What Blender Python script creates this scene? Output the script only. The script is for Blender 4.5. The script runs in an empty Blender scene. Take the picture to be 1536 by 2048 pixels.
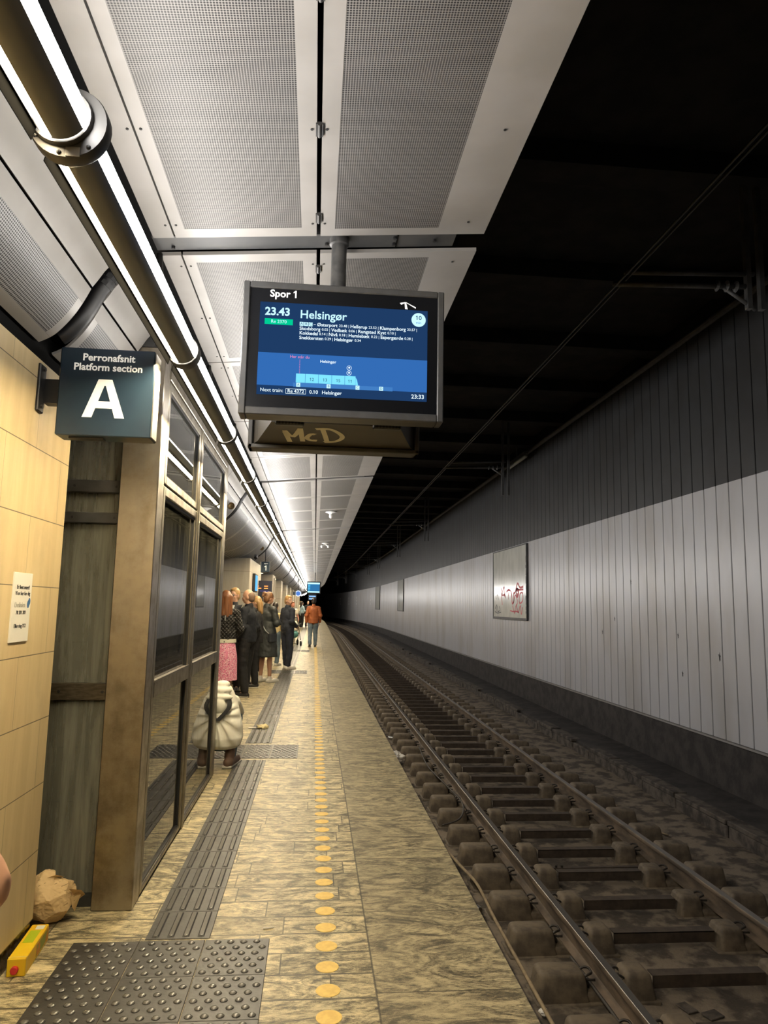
import bpy, bmesh, math, random
from mathutils import Vector, Matrix
R = math.radians
PI = math.pi
random.seed(7)
sc = bpy.context.scene
col = sc.collection

# ------------------------------------------------------------------ camera
cam_d = bpy.data.cameras.new('camera')
cam = bpy.data.objects.new('camera', cam_d)
col.objects.link(cam)
cam_d.sensor_fit = 'VERTICAL'
cam_d.sensor_height = 36.0
cam_d.lens = 1424.0 / 2048.0 * 36.0
cam_d.clip_start = 0.05
cam_d.clip_end = 500
def cam_axes():
    f = 1424.0
    Y = Vector(((630 - 768) / f, -(1211 - 1024) / f, -1)).normalized()
    Z = Vector((1, -0.020, 0)).cross(Y).normalized()
    if Z.y < 0: Z = -Z
    X = Y.cross(Z)
    return Matrix((X, Y, Z))
cam.matrix_world = Matrix.Translation((0, 0, 1.56)) @ cam_axes().to_4x4()
sc.camera = cam

# ------------------------------------------------------------------ world, exposure
w = bpy.data.worlds.new('world'); sc.world = w
w.use_nodes = True
w.node_tree.nodes['Background'].inputs[0].default_value = (0.5, 0.6, 0.8, 1)
w.node_tree.nodes['Background'].inputs[1].default_value = 0.0
sc.view_settings.view_transform = 'Standard'
sc.view_settings.look = 'None'
sc.view_settings.gamma = 1
sc.view_settings.use_curve_mapping = False
sc.view_settings.exposure = 0.25
FILL_UP = 16.0        # added unseen strip that lights the curved panels
LAMP_WARM = 185.0      # strip facing the stone wall
LAMP_COOL = 54.0      # strip facing the canopy
sc.cycles.max_bounces = 7
sc.cycles.diffuse_bounces = 4
sc.cycles.glossy_bounces = 4
sc.cycles.transmission_bounces = 4
sc.cycles.transparent_max_bounces = 8
sc.cycles.caustics_reflective = False
sc.cycles.caustics_refractive = False
sc.cycles.sample_clamp_indirect = 6.0
sc.cycles.use_denoising = True

# ------------------------------------------------------------------ track curve and grade
def xo(y): return -(max(0.0, y - 55.0) ** 2) / 960.0
def gz(y): return 0.004 * max(0.0, y - 10.0)
def head(y): return math.atan(2 * max(0.0, y - 55.0) / 960.0)
Y_END = 150.0
def stations(y0, y1):
    ys = [y0]
    y = y0
    while y < y1 - 1e-6:
        if y < 10: y = min(10, y1) if y1 > 10 else y1
        elif y < 55: y = min(y + 15, 55, y1)
        else: y = min(y + 4, y1)
        ys.append(y)
    return ys

# ------------------------------------------------------------------ materials
MATS = {}
class N:
    """tiny shader graph helper"""
    def __init__(self, m):
        self.nt = m.node_tree
    def new(self, t, **kw):
        n = self.nt.nodes.new(t)
        for k, v in kw.items(): setattr(n, k, v)
        return n
    def link(self, a, b): self.nt.links.new(a, b)
    def math(self, op, a, b=None, clamp=False):
        n = self.new('ShaderNodeMath', operation=op); n.use_clamp = clamp
        for i, v in enumerate((a, b)):
            if v is None: continue
            if isinstance(v, (int, float)): n.inputs[i].default_value = v
            else: self.link(v, n.inputs[i])
        return n.outputs[0]
    def mix(self, fac, a, b):
        n = self.new('ShaderNodeMix', data_type='RGBA')
        for s, v in ((n.inputs['Factor'], fac), (n.inputs[6], a), (n.inputs[7], b)):
            if isinstance(v, (int, float)): s.default_value = v
            elif isinstance(v, tuple): s.default_value = (*v, 1) if len(v) == 3 else v
            else: self.link(v, s)
        return n.outputs[2]
    def ramp(self, fac, lo, hi):
        n = self.new('ShaderNodeMapRange'); n.interpolation_type = 'SMOOTHSTEP'
        self.link(fac, n.inputs[0]); n.inputs[1].default_value = lo; n.inputs[2].default_value = hi
        return n.outputs[0]
    def coord(self, scale=(1, 1, 1), space='Object'):
        t = self.new('ShaderNodeTexCoord')
        m = self.new('ShaderNodeMapping'); m.inputs['Scale'].default_value = scale
        self.link(t.outputs[space], m.inputs[0])
        return m.outputs[0]
    def world(self, scale=(1, 1, 1)):
        t = self.new('ShaderNodeNewGeometry')
        m = self.new('ShaderNodeMapping'); m.inputs['Scale'].default_value = scale
        self.link(t.outputs['Position'], m.inputs[0])
        return m.outputs[0]
    def sep(self, v):
        s = self.new('ShaderNodeSeparateXYZ'); self.link(v, s.inputs[0]); return s.outputs
    def noise(self, v, scale, detail=4, rough=.55, dist=0):
        n = self.new('ShaderNodeTexNoise'); self.link(v, n.inputs['Vector'])
        n.inputs['Scale'].default_value = scale; n.inputs['Detail'].default_value = detail
        n.inputs['Roughness'].default_value = rough; n.inputs['Distortion'].default_value = dist
        return n.outputs['Fac']
def mat(name, c=(.5, .5, .5), rough=.5, metal=0, c2=None, ns=6, stretch=(1, 1, 1), lo=.35, hi=.65, bump=0, bs=None, spec=.5, world=False, emis=None, coat=0):
    if name in MATS: return MATS[name]
    m = bpy.data.materials.new(name); m.use_nodes = True
    b = m.node_tree.nodes['Principled BSDF']
    b.inputs['Base Color'].default_value = (*c, 1)
    b.inputs['Roughness'].default_value = rough
    b.inputs['Metallic'].default_value = metal
    b.inputs['Specular IOR Level'].default_value = spec
    if coat: b.inputs['Coat Weight'].default_value = coat
    g = N(m)
    v = None
    if c2 or bump: v = g.world(stretch) if world else g.coord(stretch)
    if c2:
        f = g.ramp(g.noise(v, ns), lo, hi)
        g.link(g.mix(f, c, c2), b.inputs['Base Color'])
    if bump:
        bn = g.new('ShaderNodeBump'); bn.inputs['Strength'].default_value = bump; bn.inputs['Distance'].default_value = .01
        g.link(g.noise(v, bs or ns * 3, 5), bn.inputs['Height']); g.link(bn.outputs[0], b.inputs['Normal'])
    if emis:
        b.inputs['Emission Color'].default_value = (*emis[0], 1); b.inputs['Emission Strength'].default_value = emis[1]
    MATS[name] = m
    return m
def bsdf(m): return m.node_tree.nodes['Principled BSDF']

def emit_mat(name, c, s, flat=False):
    if name in MATS: return MATS[name]
    m = bpy.data.materials.new(name); m.use_nodes = True
    nt = m.node_tree; nt.nodes.clear()
    e = nt.nodes.new('ShaderNodeEmission'); o = nt.nodes.new('ShaderNodeOutputMaterial')
    e.inputs[0].default_value = (*c, 1); e.inputs[1].default_value = s
    nt.links.new(e.outputs[0], o.inputs[0])
    MATS[name] = m
    return m

def perforated(name, base, pitch, rad, dark=(.012, .012, .012), rough=.5, axes=(0, 1), k0=1.0):
    m = mat(name, base, rough)
    g = N(m); s = g.sep(g.coord())
    px = g.math('SUBTRACT', g.math('FRACT', g.math('DIVIDE', s[axes[0]], pitch * k0)), .5)
    py = g.math('SUBTRACT', g.math('FRACT', g.math('DIVIDE', s[axes[1]], pitch)), .5)
    d = g.math('SQRT', g.math('ADD', g.math('MULTIPLY', px, px), g.math('MULTIPLY', py, py)))
    f = g.math('LESS_THAN', d, rad / pitch)
    v = g.world()
    dirt = g.ramp(g.noise(v, 2.2, 5), .35, .8)
    bc = g.mix(dirt, base, tuple(x * .82 for x in base))
    g.link(g.mix(f, bc, dark), bsdf(m).inputs['Base Color'])
    return m

def platform_stone():
    m = mat('platform_stone', (.3, .27, .18), .5)
    g = N(m); b = bsdf(m)
    P = g.world(); s = g.sep(P)
    X, Y = s[0], s[1]
    # slab rows: narrow rows left of the long joint, wide slabs at the edge
    row = g.math('FLOOR', g.math('DIVIDE', Y, .193))
    erow = g.math('FLOOR', g.math('DIVIDE', Y, .78))
    isedge = g.math('GREATER_THAN', X, .30)
    ry = g.math('SUBTRACT', g.math('DIVIDE', Y, .193), row)
    ey = g.math('SUBTRACT', g.math('DIVIDE', Y, .78), erow)
    wn = g.new('ShaderNodeTexWhiteNoise', noise_dimensions='1D'); g.link(row, wn.inputs['W'])
    offx = g.math('MULTIPLY', wn.outputs['Value'], .55)
    fx = g.math('FRACT', g.math('DIVIDE', g.math('ADD', g.math('ADD', X, 20), offx), .55))
    wn2 = g.new('ShaderNodeTexWhiteNoise', noise_dimensions='2D')
    cmb = g.new('ShaderNodeCombineXYZ')
    g.link(g.math('ADD', g.math('MULTIPLY', row, g.math('SUBTRACT', 1, isedge)), g.math('MULTIPLY', g.math('ADD', erow, 5000), isedge)), cmb.inputs[0])
    g.link(g.math('MULTIPLY', g.math('FLOOR', g.math('DIVIDE', g.math('ADD', g.math('ADD', X, 20), offx), .55)), g.math('SUBTRACT', 1, isedge)), cmb.inputs[1])
    g.link(cmb.outputs[0], wn2.inputs['Vector'])
    rnd = wn2.outputs['Value']
    # veined quartzite, veins run mostly across the platform, differently in every slab
    add = g.new('ShaderNodeVectorMath', operation='MULTIPLY_ADD')
    g.link(wn2.outputs['Color'], add.inputs[0]); add.inputs[1].default_value = (9, 9, 9); g.link(P, add.inputs[2])
    st = g.new('ShaderNodeMapping'); g.link(add.outputs[0], st.inputs[0]); st.inputs['Scale'].default_value = (2.0, 4.6, 1)
    wv = g.noise(st.outputs[0], 1.5, 6, .62, 3.2)
    st2 = g.new('ShaderNodeMapping'); g.link(add.outputs[0], st2.inputs[0]); st2.inputs['Scale'].default_value = (7, 24, 1)
    fine = g.noise(st2.outputs[0], 1.8, 6, .72, 2.6)
    grain = g.noise(P, 260, 2)
    v = g.math('ADD', g.math('MULTIPLY', wv, .45), g.math('ADD', g.math('MULTIPLY', fine, .4), g.math('MULTIPLY', grain, .15)))
    f = g.ramp(v, .40, .61)
    c = g.mix(f, (.060, .051, .031), (.74, .625, .37))
    tint = g.math('ADD', .88, g.math('MULTIPLY', rnd, .22))
    tm = g.new('ShaderNodeMix', data_type='RGBA', blend_type='MULTIPLY'); tm.inputs['Factor'].default_value = 1
    g.link(c, tm.inputs[6])
    cc = g.new('ShaderNodeCombineXYZ')
    for i in range(3): g.link(tint, cc.inputs[i])
    g.link(cc.outputs[0], tm.inputs[7])
    c = tm.outputs[2]
    # patches worn by dirt; edge slabs greyer and browner, weaker light put into colour
    worn = g.ramp(g.noise(P, 3.2, 6, .65), .52, .72)
    c = g.mix(g.math('MULTIPLY', worn, .55), c, (.045, .038, .028))
    c = g.mix(g.math('MULTIPLY', isedge, .35), c, (.11, .095, .068))
    # joints
    j1 = g.math('LESS_THAN', g.math('ABSOLUTE', g.math('SUBTRACT', ry, .5)), .47)
    j1 = g.math('SUBTRACT', 1, g.math('MINIMUM', j1, g.math('GREATER_THAN', fx, .012)))
    j2 = g.math('SUBTRACT', 1, g.math('LESS_THAN', g.math('ABSOLUTE', g.math('SUBTRACT', ey, .5)), .4955))
    j = g.math('ADD', g.math('MULTIPLY', j1, g.math('SUBTRACT', 1, isedge)), g.math('MULTIPLY', j2, isedge))
    jl = g.math('LESS_THAN', g.math('ABSOLUTE', g.math('SUBTRACT', X, .30)), .004)
    j = g.math('MAXIMUM', j, jl)
    c = g.mix(g.math('MULTIPLY', j, .75), c, (.02, .016, .012))
    g.link(c, b.inputs['Base Color'])
    rr = g.math('ADD', .30, g.math('MULTIPLY', fine, .35))
    g.link(rr, b.inputs['Roughness'])
    bn = g.new('ShaderNodeBump'); bn.inputs['Strength'].default_value = .25; bn.inputs['Distance'].default_value = .004
    g.link(g.math('SUBTRACT', v, g.math('MULTIPLY', j, .6)), bn.inputs['Height']); g.link(bn.outputs[0], b.inputs['Normal'])
    return m

def wall_stone(name='wall_stone', base=(.72, .565, .32), tw=.62, th=.3035, z0=.10, axis=1):
    m = mat(name, base, .45)
    g = N(m); b = bsdf(m)
    P = g.world(); s = g.sep(P)
    rz = g.math('DIVIDE', g.math('SUBTRACT', s[2], z0), th)
    row = g.math('FLOOR', rz); fz = g.math('FRACT', rz)
    off = g.math('MULTIPLY', g.math('FRACT', g.math('MULTIPLY', row, .5)), tw)
    fy = g.math('FRACT', g.math('DIVIDE', g.math('ADD', g.math('ADD', s[axis], 20.03), off), tw))
    j = g.math('MAXIMUM', g.math('LESS_THAN', fz, .014), g.math('MULTIPLY', .55, g.math('LESS_THAN', fy, .006)))
    st = g.world((5, 5, .55)); n1 = g.noise(st, 2.4, 6, .6, .4)
    n2 = g.noise(P, 3, 5)
    c = g.mix(g.ramp(n1, .34, .7), base, tuple(x * y for x, y in zip(base, (.88, .86, .81))))
    c = g.mix(g.math('MULTIPLY', g.ramp(n2, .55, .8), .4), c, tuple(x * .6 for x in base))
    c = g.mix(g.math('MULTIPLY', j, .85), c, (.06, .045, .025))
    g.link(c, b.inputs['Base Color'])
    bn = g.new('ShaderNodeBump'); bn.inputs['Strength'].default_value = .3; bn.inputs['Distance'].default_value = .004
    g.link(g.math('SUBTRACT', g.math('MULTIPLY', n1, .2), j), bn.inputs['Height']); g.link(bn.outputs[0], b.inputs['Normal'])
    return m

def brushed(name, c=(.41, .37, .31), c2=(.21, .175, .125), rough=.34):
    m = mat(name, c, rough, 1)
    g = N(m); b = bsdf(m)
    st = g.world((5, 5, .6)); n = g.noise(st, 1.6, 4, .5, .3)
    blot = g.noise(g.world(), 5.5, 7, .7)
    f = g.ramp(g.math('ADD', g.math('MULTIPLY', n, .35), g.math('MULTIPLY', blot, .65)), .38, .68)
    g.link(g.mix(f, c, c2), b.inputs['Base Color'])
    br = g.noise(g.world((240, 240, 3)), 1.0, 2)
    g.link(g.math('ADD', rough - .10, g.math('MULTIPLY', g.math('ADD', br, f), .14)), b.inputs['Roughness'])
    return m

def pane(name, tint=(.62, .66, .60), dirt=.16, dcol=(.30, .28, .20), ior=1.55, refl=(1, 1, 1), haze=.1):
    m = bpy.data.materials.new(name); m.use_nodes = True
    nt = m.node_tree; nt.nodes.clear(); g = N(m)
    o = g.new('ShaderNodeOutputMaterial')
    tr = g.new('ShaderNodeBsdfTransparent'); tr.inputs[0].default_value = (*tint, 1)
    gl = g.new('ShaderNodeBsdfGlossy'); gl.inputs['Roughness'].default_value = .015; gl.inputs[0].default_value = (*refl, 1)
    fr = g.new('ShaderNodeFresnel'); fr.inputs[0].default_value = ior
    mx = g.new('ShaderNodeMixShader'); g.link(fr.outputs[0], mx.inputs[0]); g.link(tr.outputs[0], mx.inputs[1]); g.link(gl.outputs[0], mx.inputs[2])
    df = g.new('ShaderNodeBsdfDiffuse'); df.inputs[0].default_value = (*dcol, 1)
    mx2 = g.new('ShaderNodeMixShader')
    st = g.noise(g.world((14, 14, .8)), 1.6, 6, .65, .3)
    g.link(g.math('MULTIPLY', g.math('ADD', haze, g.math('MULTIPLY', g.ramp(st, .38, .75), 1 - haze)), dirt), mx2.inputs[0])
    g.link(mx.outputs[0], mx2.inputs[1]); g.link(df.outputs[0], mx2.inputs[2])
    g.link(mx2.outputs[0], o.inputs[0])
    MATS[name] = m
    return m

def strip_mat(name, c, s, period=.036, depth=.25):
    m = bpy.data.materials.new(name); m.use_nodes = True
    nt = m.node_tree; nt.nodes.clear(); g = N(m)
    o = g.new('ShaderNodeOutputMaterial'); e = g.new('ShaderNodeEmission')
    y = g.sep(g.coord())[1]
    wv = g.math('SINE', g.math('MULTIPLY', y, 2 * PI / period))
    g.link(g.math('MULTIPLY', g.math('ADD', 1.0, g.math('MULTIPLY', wv, depth)), s), e.inputs[1])
    e.inputs[0].default_value = (*c, 1)
    g.link(e.outputs[0], o.inputs[0])
    return m

M_STONE = platform_stone()
M_WALL = wall_stone()
M_COLUMN = wall_stone('column_stone', (.40, .375, .335), .8, .42, .1, 1)
M_STEEL = brushed('brushed_steel')
M_STEEL2 = brushed('door_steel', (.37, .335, .27), (.21, .18, .13), .36)
M_GLASS = pane('lift_glass', (.34, .38, .34), .20, (.30, .29, .22), 2.6)
M_GLASS_HI = pane('clerestory_glass', (.55, .68, .66), .10, (.3, .3, .25), 2.0)
M_PANEL = mat('canopy_white', (.315, .302, .285), .38, c2=(.27, .258, .24), ns=2.5, world=True)
M_PERF = perforated('canopy_perforated', (.225, .216, .204), .0088, .0034)
M_PERF2 = perforated('belly_perforated', (.30, .30, .30), .0115, .0043, axes=(2, 1), k0=.75)
M_BLACK = mat('black_paint', (.012, .012, .013), .45)
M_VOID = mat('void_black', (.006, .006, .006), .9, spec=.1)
M_DKGREY = mat('dark_grey_paint', (.055, .055, .055), .5, c2=(.035, .034, .032), ns=8)
M_TUBE = mat('tube_grey', (.12, .125, .125), .42)
M_COLLAR = mat('collar_grey', (.032, .031, .029), .5)
M_BEAM = mat('beam_grey', (.045, .047, .05), .5, c2=(.07, .07, .07), ns=5)
M_POLE = mat('pole_worn', (.085, .083, .08), .45, c2=(.045, .045, .045), ns=14)
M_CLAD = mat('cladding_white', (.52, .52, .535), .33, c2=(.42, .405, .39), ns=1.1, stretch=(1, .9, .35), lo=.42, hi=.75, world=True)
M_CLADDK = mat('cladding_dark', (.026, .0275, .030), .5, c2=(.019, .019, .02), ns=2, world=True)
M_CONC = mat('dark_concrete', (.050, .043, .038), .85, c2=(.022, .019, .017), ns=4, bump=.6, bs=20, world=True)
M_CURB = mat('curb_concrete', (.115, .095, .075), .85, c2=(.035, .028, .023), ns=7, bump=.7, bs=26, world=True)
M_DIRT = mat('track_dirt', (.19, .152, .110), .92, c2=(.058, .046, .034), ns=5, lo=.42, hi=.60, bump=1.0, bs=34, world=True)
M_BLOCK = mat('block_rubber', (.165, .128, .085), .7, c2=(.085, .066, .046), ns=9, bump=.35, bs=40)
M_RAIL = mat('rail_steel', (.22, .165, .115), .5, .35, c2=(.09, .07, .052), ns=10, stretch=(1, .3, 1))
M_RAILTOP = mat('rail_top', (.30, .275, .24), .42, 1)
M_RUST = mat('rust_bar', (.085, .064, .046), .6, .2, c2=(.05, .037, .028), ns=12)
M_CLIP = mat('clip_steel', (.05, .043, .036), .5, .5)
M_TACT = mat('tactile_rubber', (.050, .047, .043), .42, c2=(.032, .030, .028), ns=9, world=True, bump=.12, bs=60)
M_STUD = mat('stud_top', (.17, .165, .15), .22, .25)
M_DOT = mat('yellow_dot', (.84, .60, .16), .55, c2=(.74, .50, .13), ns=30, world=True)
M_WIRE = mat('wire_dark', (.05, .05, .05), .4, .6)
M_SKIN = mat('skin', (.62, .36, .25), .5)
M_SKIN2 = mat('skin_tan', (.50, .28, .19), .5)
M_WHITE = mat('white_paint', (.8, .8, .78), .5)

# ------------------------------------------------------------------ mesh helpers
class MB:
    def __init__(self): self.v = []; self.f = []
    def add(self, vs, fs):
        o = len(self.v); self.v += [tuple(p) for p in vs]; self.f += [tuple(i + o for i in f) for f in fs]; return self
    def box(self, x0, x1, y0, y1, z0, z1, mx=None):
        vs = [(x, y, z) for x in (x0, x1) for y in (y0, y1) for z in (z0, z1)]
        if mx: vs = [mx @ Vector(p) for p in vs]
        return self.add(vs, [(0, 1, 3, 2), (4, 6, 7, 5), (0, 4, 5, 1), (2, 3, 7, 6), (0, 2, 6, 4), (1, 5, 7, 3)])
    def rbox(self, x0, x1, y0, y1, z0, z1, b, seg=2, mx=None):
        bm = bmesh.new(); bmesh.ops.create_cube(bm, size=1)
        for v in bm.verts: v.co = Vector(((x0 + x1) / 2 + v.co.x * (x1 - x0), (y0 + y1) / 2 + v.co.y * (y1 - y0), (z0 + z1) / 2 + v.co.z * (z1 - z0)))
        bmesh.ops.bevel(bm, geom=bm.edges[:], offset=b, segments=seg, affect='EDGES', profile=.5)
        return self.bm(bm, mx)
    def bm(self, bm, mx=None):
        bm.verts.index_update()
        vs = [(mx @ v.co if mx else v.co.copy()) for v in bm.verts]
        fs = [[v.index for v in f.verts] for f in bm.faces]
        bm.free()
        return self.add(vs, fs)
    def tube(self, pts, r, n=8, caps=True, closed=False):
        pts = [Vector(p) for p in pts]; rs = r if isinstance(r, (list, tuple)) else [r] * len(pts)
        rings = []; up = None
        for i, p in enumerate(pts):
            a = pts[max(i - 1, 0)]; c = pts[min(i + 1, len(pts) - 1)]
            d = (c - a).normalized()
            if up is None:
                up = Vector((0, 0, 1)) if abs(d.z) < .9 else Vector((1, 0, 0))
            s = d.cross(up).normalized(); up = s.cross(d).normalized()
            rings.append([p + (s * math.cos(t) + up * math.sin(t)) * rs[i] for t in [2 * PI * k / n for k in range(n)]])
        vs = [q for rg in rings for q in rg]; fs = []
        for i in range(len(rings) - 1):
            for k in range(n):
                fs.append((i * n + k, i * n + (k + 1) % n, (i + 1) * n + (k + 1) % n, (i + 1) * n + k))
        if caps:
            fs.append(tuple(range(n))[::-1]); fs.append(tuple(range((len(rings) - 1) * n, len(rings) * n)))
        return self.add(vs, fs)
    def lathe(self, prof, n=16, mx=None):
        """prof: (r, z) list about z"""
        vs = []; fs = []
        for (r, z) in prof:
            for k in range(n):
                p = Vector((r * math.cos(2 * PI * k / n), r * math.sin(2 * PI * k / n), z)); vs.append(mx @ p if mx else p)
        for i in range(len(prof) - 1):
            for k in range(n): fs.append((i * n + k, i * n + (k + 1) % n, (i + 1) * n + (k + 1) % n, (i + 1) * n + k))
        fs.append(tuple(range(n))[::-1]); fs.append(tuple(range((len(prof) - 1) * n, len(prof) * n)))
        return self.add(vs, fs)
    def sphere(self, c, r, u=12, v=8, mx=None):
        rx, ry, rz = r if isinstance(r, (tuple, list)) else (r, r, r)
        bm = bmesh.new(); bmesh.ops.create_uvsphere(bm, u_segments=u, v_segments=v, radius=1)
        for q in bm.verts:
            p = Vector((q.co.x * rx, q.co.y * ry, q.co.z * rz)); q.co = (mx @ p if mx else p) + Vector(c)
        return self.bm(bm)
    def sweep(self, prof, ys, grade=True, closed=True):
        """prof: (x, z) polyline swept along the track"""
        n = len(prof); vs = []; fs = []
        for y in ys:
            for (x, z) in prof: vs.append((x + xo(y), y, z + (gz(y) if grade else 0)))
        m = n if closed else n - 1
        for i in range(len(ys) - 1):
            for k in range(m): fs.append((i * n + k, i * n + (k + 1) % n, (i + 1) * n + (k + 1) % n, (i + 1) * n + k))
        if closed:
            fs.append(tuple(range(n))[::-1]); fs.append(tuple(range((len(ys) - 1) * n, len(ys) * n)))
        return self.add(vs, fs)
    def poly(self, pts, t, nrm):
        """flat polygon with thickness t along nrm"""
        n = len(pts); nv = Vector(nrm) * t
        vs = [Vector(p) for p in pts] + [Vector(p) + nv for p in pts]
        fs = [tuple(range(n))[::-1], tuple(range(n, 2 * n))] + [(k, (k + 1) % n, n + (k + 1) % n, n + k) for k in range(n)]
        return self.add(vs, fs)
    def build(self, name, m, parent=None, smooth=False, recalc=True):
        me = bpy.data.meshes.new(name); me.from_pydata(self.v, [], self.f)
        if recalc:
            bm = bmesh.new(); bm.from_mesh(me); bmesh.ops.recalc_face_normals(bm, faces=bm.faces[:]); bm.to_mesh(me); bm.free()
        me.materials.append(m)
        if smooth: me.polygons.foreach_set('use_smooth', [True] * len(me.polygons))
        o = bpy.data.objects.new(name, me); col.objects.link(o)
        if parent: o.parent = parent
        return o
def sharp(o, deg=35):
    me = o.data
    me.polygons.foreach_set('use_smooth', [True] * len(me.polygons))
    bm = bmesh.new(); bm.from_mesh(me)
    for e in bm.edges:
        if len(e.link_faces) == 2 and e.calc_face_angle(0) > R(deg): e.smooth = False
    bm.to_mesh(me); bm.free()
    return o
def tag(o, label=None, cat=None, group=None, kind=None):
    if label: o['label'] = label
    if cat: o['category'] = cat
    if group: o['group'] = group
    if kind: o['kind'] = kind
    return o
def thing(name, label, cat, loc=(0, 0, 0), rz=0, group=None):
    o = bpy.data.objects.new(name, None); col.objects.link(o)
    o.empty_display_size = .1
    o.location = loc; o.rotation_euler = (0, 0, rz)
    return tag(o, label, cat, group)
def struct(o, label=None): 
    o['kind'] = 'structure'
    if label: o['label'] = label
    return o
def kids(o): return list(o.children)
def copy_tree(o, parent=None):
    c = o.copy(); col.objects.link(c)
    if parent: c.parent = parent
    for ch in kids(o): copy_tree(ch, c)
    return c
def text(body, size, m, parent, loc, rot=(PI / 2, 0, 0), name='lettering', align='LEFT', bold=0, ext=.0006, sx=1.0):
    cu = bpy.data.curves.new('t', 'FONT'); cu.body = body; cu.size = size; cu.align_x = align; cu.align_y = 'CENTER'
    cu.extrude = ext; cu.offset = bold * size; cu.resolution_u = 3
    o = bpy.data.objects.new('t', cu); col.objects.link(o)
    dg = bpy.context.evaluated_depsgraph_get(); me = bpy.data.meshes.new_from_object(o.evaluated_get(dg))
    bpy.data.objects.remove(o); bpy.data.curves.remove(cu)
    if '1' in body:      # give the bare built-in digit one its flag
        fl = MB(); xmin = min(v.co.x for v in me.vertices)
        for i, ch in enumerate(body):
            if ch != '1': continue
            def right_edge(s_):
                c2 = bpy.data.curves.new('t', 'FONT'); c2.body = s_; c2.size = size; c2.align_y = 'CENTER'; c2.offset = bold * size; c2.resolution_u = 1
                q = bpy.data.objects.new('t', c2); col.objects.link(q); d2 = bpy.context.evaluated_depsgraph_get()
                m2 = bpy.data.meshes.new_from_object(q.evaluated_get(d2)); xs_ = [v.co.x for v in m2.vertices]; r = (min(xs_), max(xs_)); ys_ = max(v.co.y for v in m2.vertices)
                bpy.data.objects.remove(q); bpy.data.curves.remove(c2); bpy.data.meshes.remove(m2)
                return r[0], r[1], ys_
            a = right_edge(body[:i + 1]); one = right_edge('1'); wd = one[1] - one[0]
            xr = xmin + (a[1] - a[0]) - wd; top = one[2]; th = wd * .95; fx = size * .15
            fl.poly([(xr + wd * .4, top, -ext), (xr - fx, top - size * .13, -ext), (xr - fx, top - size * .13 - th, -ext), (xr + wd * .4, top - th * .9, -ext)], 2 * ext, (0, 0, 1))
        m3 = bpy.data.meshes.new('t'); nv = len(me.vertices)
        vv = [tuple(v.co) for v in me.vertices] + fl.v
        ff = [tuple(p.vertices) for p in me.polygons] + [tuple(j + nv for j in f) for f in fl.f]
        m3.from_pydata(vv, [], ff); bpy.data.meshes.remove(me); me = m3
    me.materials.clear(); me.materials.append(m)
    ob = bpy.data.objects.new(name, me); col.objects.link(ob)
    ob.parent = parent; ob.location = loc; ob.rotation_euler = rot; ob.scale = (sx, 1, 1)
    return ob
def stroke(mb, pts, wd, origin, ux, uy, nrm, t=.0015):
    """brush stroke ribbon through 2-D points on the plane origin + a*ux + b*uy"""
    P = [Vector((a, b)) for a, b in pts]; L = []; Rr = []
    for i, p in enumerate(P):
        d = (P[min(i + 1, len(P) - 1)] - P[max(i - 1, 0)])
        d = d.normalized() if d.length > 0 else Vector((1, 0)); nn = Vector((-d.y, d.x)) * wd / 2
        L.append(p + nn); Rr.append(p - nn)
    O, U, V, Nn = Vector(origin), Vector(ux), Vector(uy), Vector(nrm) * t
    to = lambda q: O + U * q.x + V * q.y + Nn
    vs = [to(q) for q in L] + [to(q) for q in Rr]; n = len(P)
    mb.add(vs, [(i, i + 1, n + i + 1, n + i) for i in range(n - 1)])
def smoothpath(pts, k=6):
    out = []; n = len(pts)
    for i in range(n - 1):
        p0, p1, p2, p3 = pts[max(i - 1, 0)], pts[i], pts[i + 1], pts[min(i + 2, n - 1)]
        for j in range(k):
            t = j / k
            out.append(tuple(.5 * ((2 * p1[d]) + (-p0[d] + p2[d]) * t + (2 * p0[d] - 5 * p1[d] + 4 * p2[d] - p3[d]) * t * t + (-p0[d] + 3 * p1[d] - 3 * p2[d] + p3[d]) * t ** 3) for d in range(len(p1))))
    out.append(tuple(pts[-1]))
    return out

# ================================================================== SETTING
EDGE = .905
fl = MB().sweep([(-6, 0), (EDGE, 0), (EDGE, -.09), (.84, -.11), (.84, -1.35), (-6, -1.35)], [-3.5] + stations(-1, Y_END)).build('floor', M_STONE)
struct(fl)
# stone-clad enclosure wall on the left with its dark polished skirting
wl = MB().box(-1.60, -1.25, -3.5, 3.64, .10, 2.62).build('wall_left', M_WALL); struct(wl)
M_SKIRT = mat('skirting_granite', (.14, .115, .08), .16, c2=(.07, .058, .042), ns=40, world=True)
struct(MB().box(-1.59, -1.257, -3.5, 3.632, 0, .10).build('baseboard_left', M_SKIRT))
struct(MB().box(-1.62, -1.262, -3.5, 3.63, 2.62, 2.76).build('trim_1', M_VOID))
# central stone wall and far columns
struct(MB().sweep([(-2.6, 0), (-2.1, 0), (-2.1, 2.46), (-2.6, 2.46)], stations(17.2, 109)).build('wall_centre', M_COLUMN))

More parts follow.
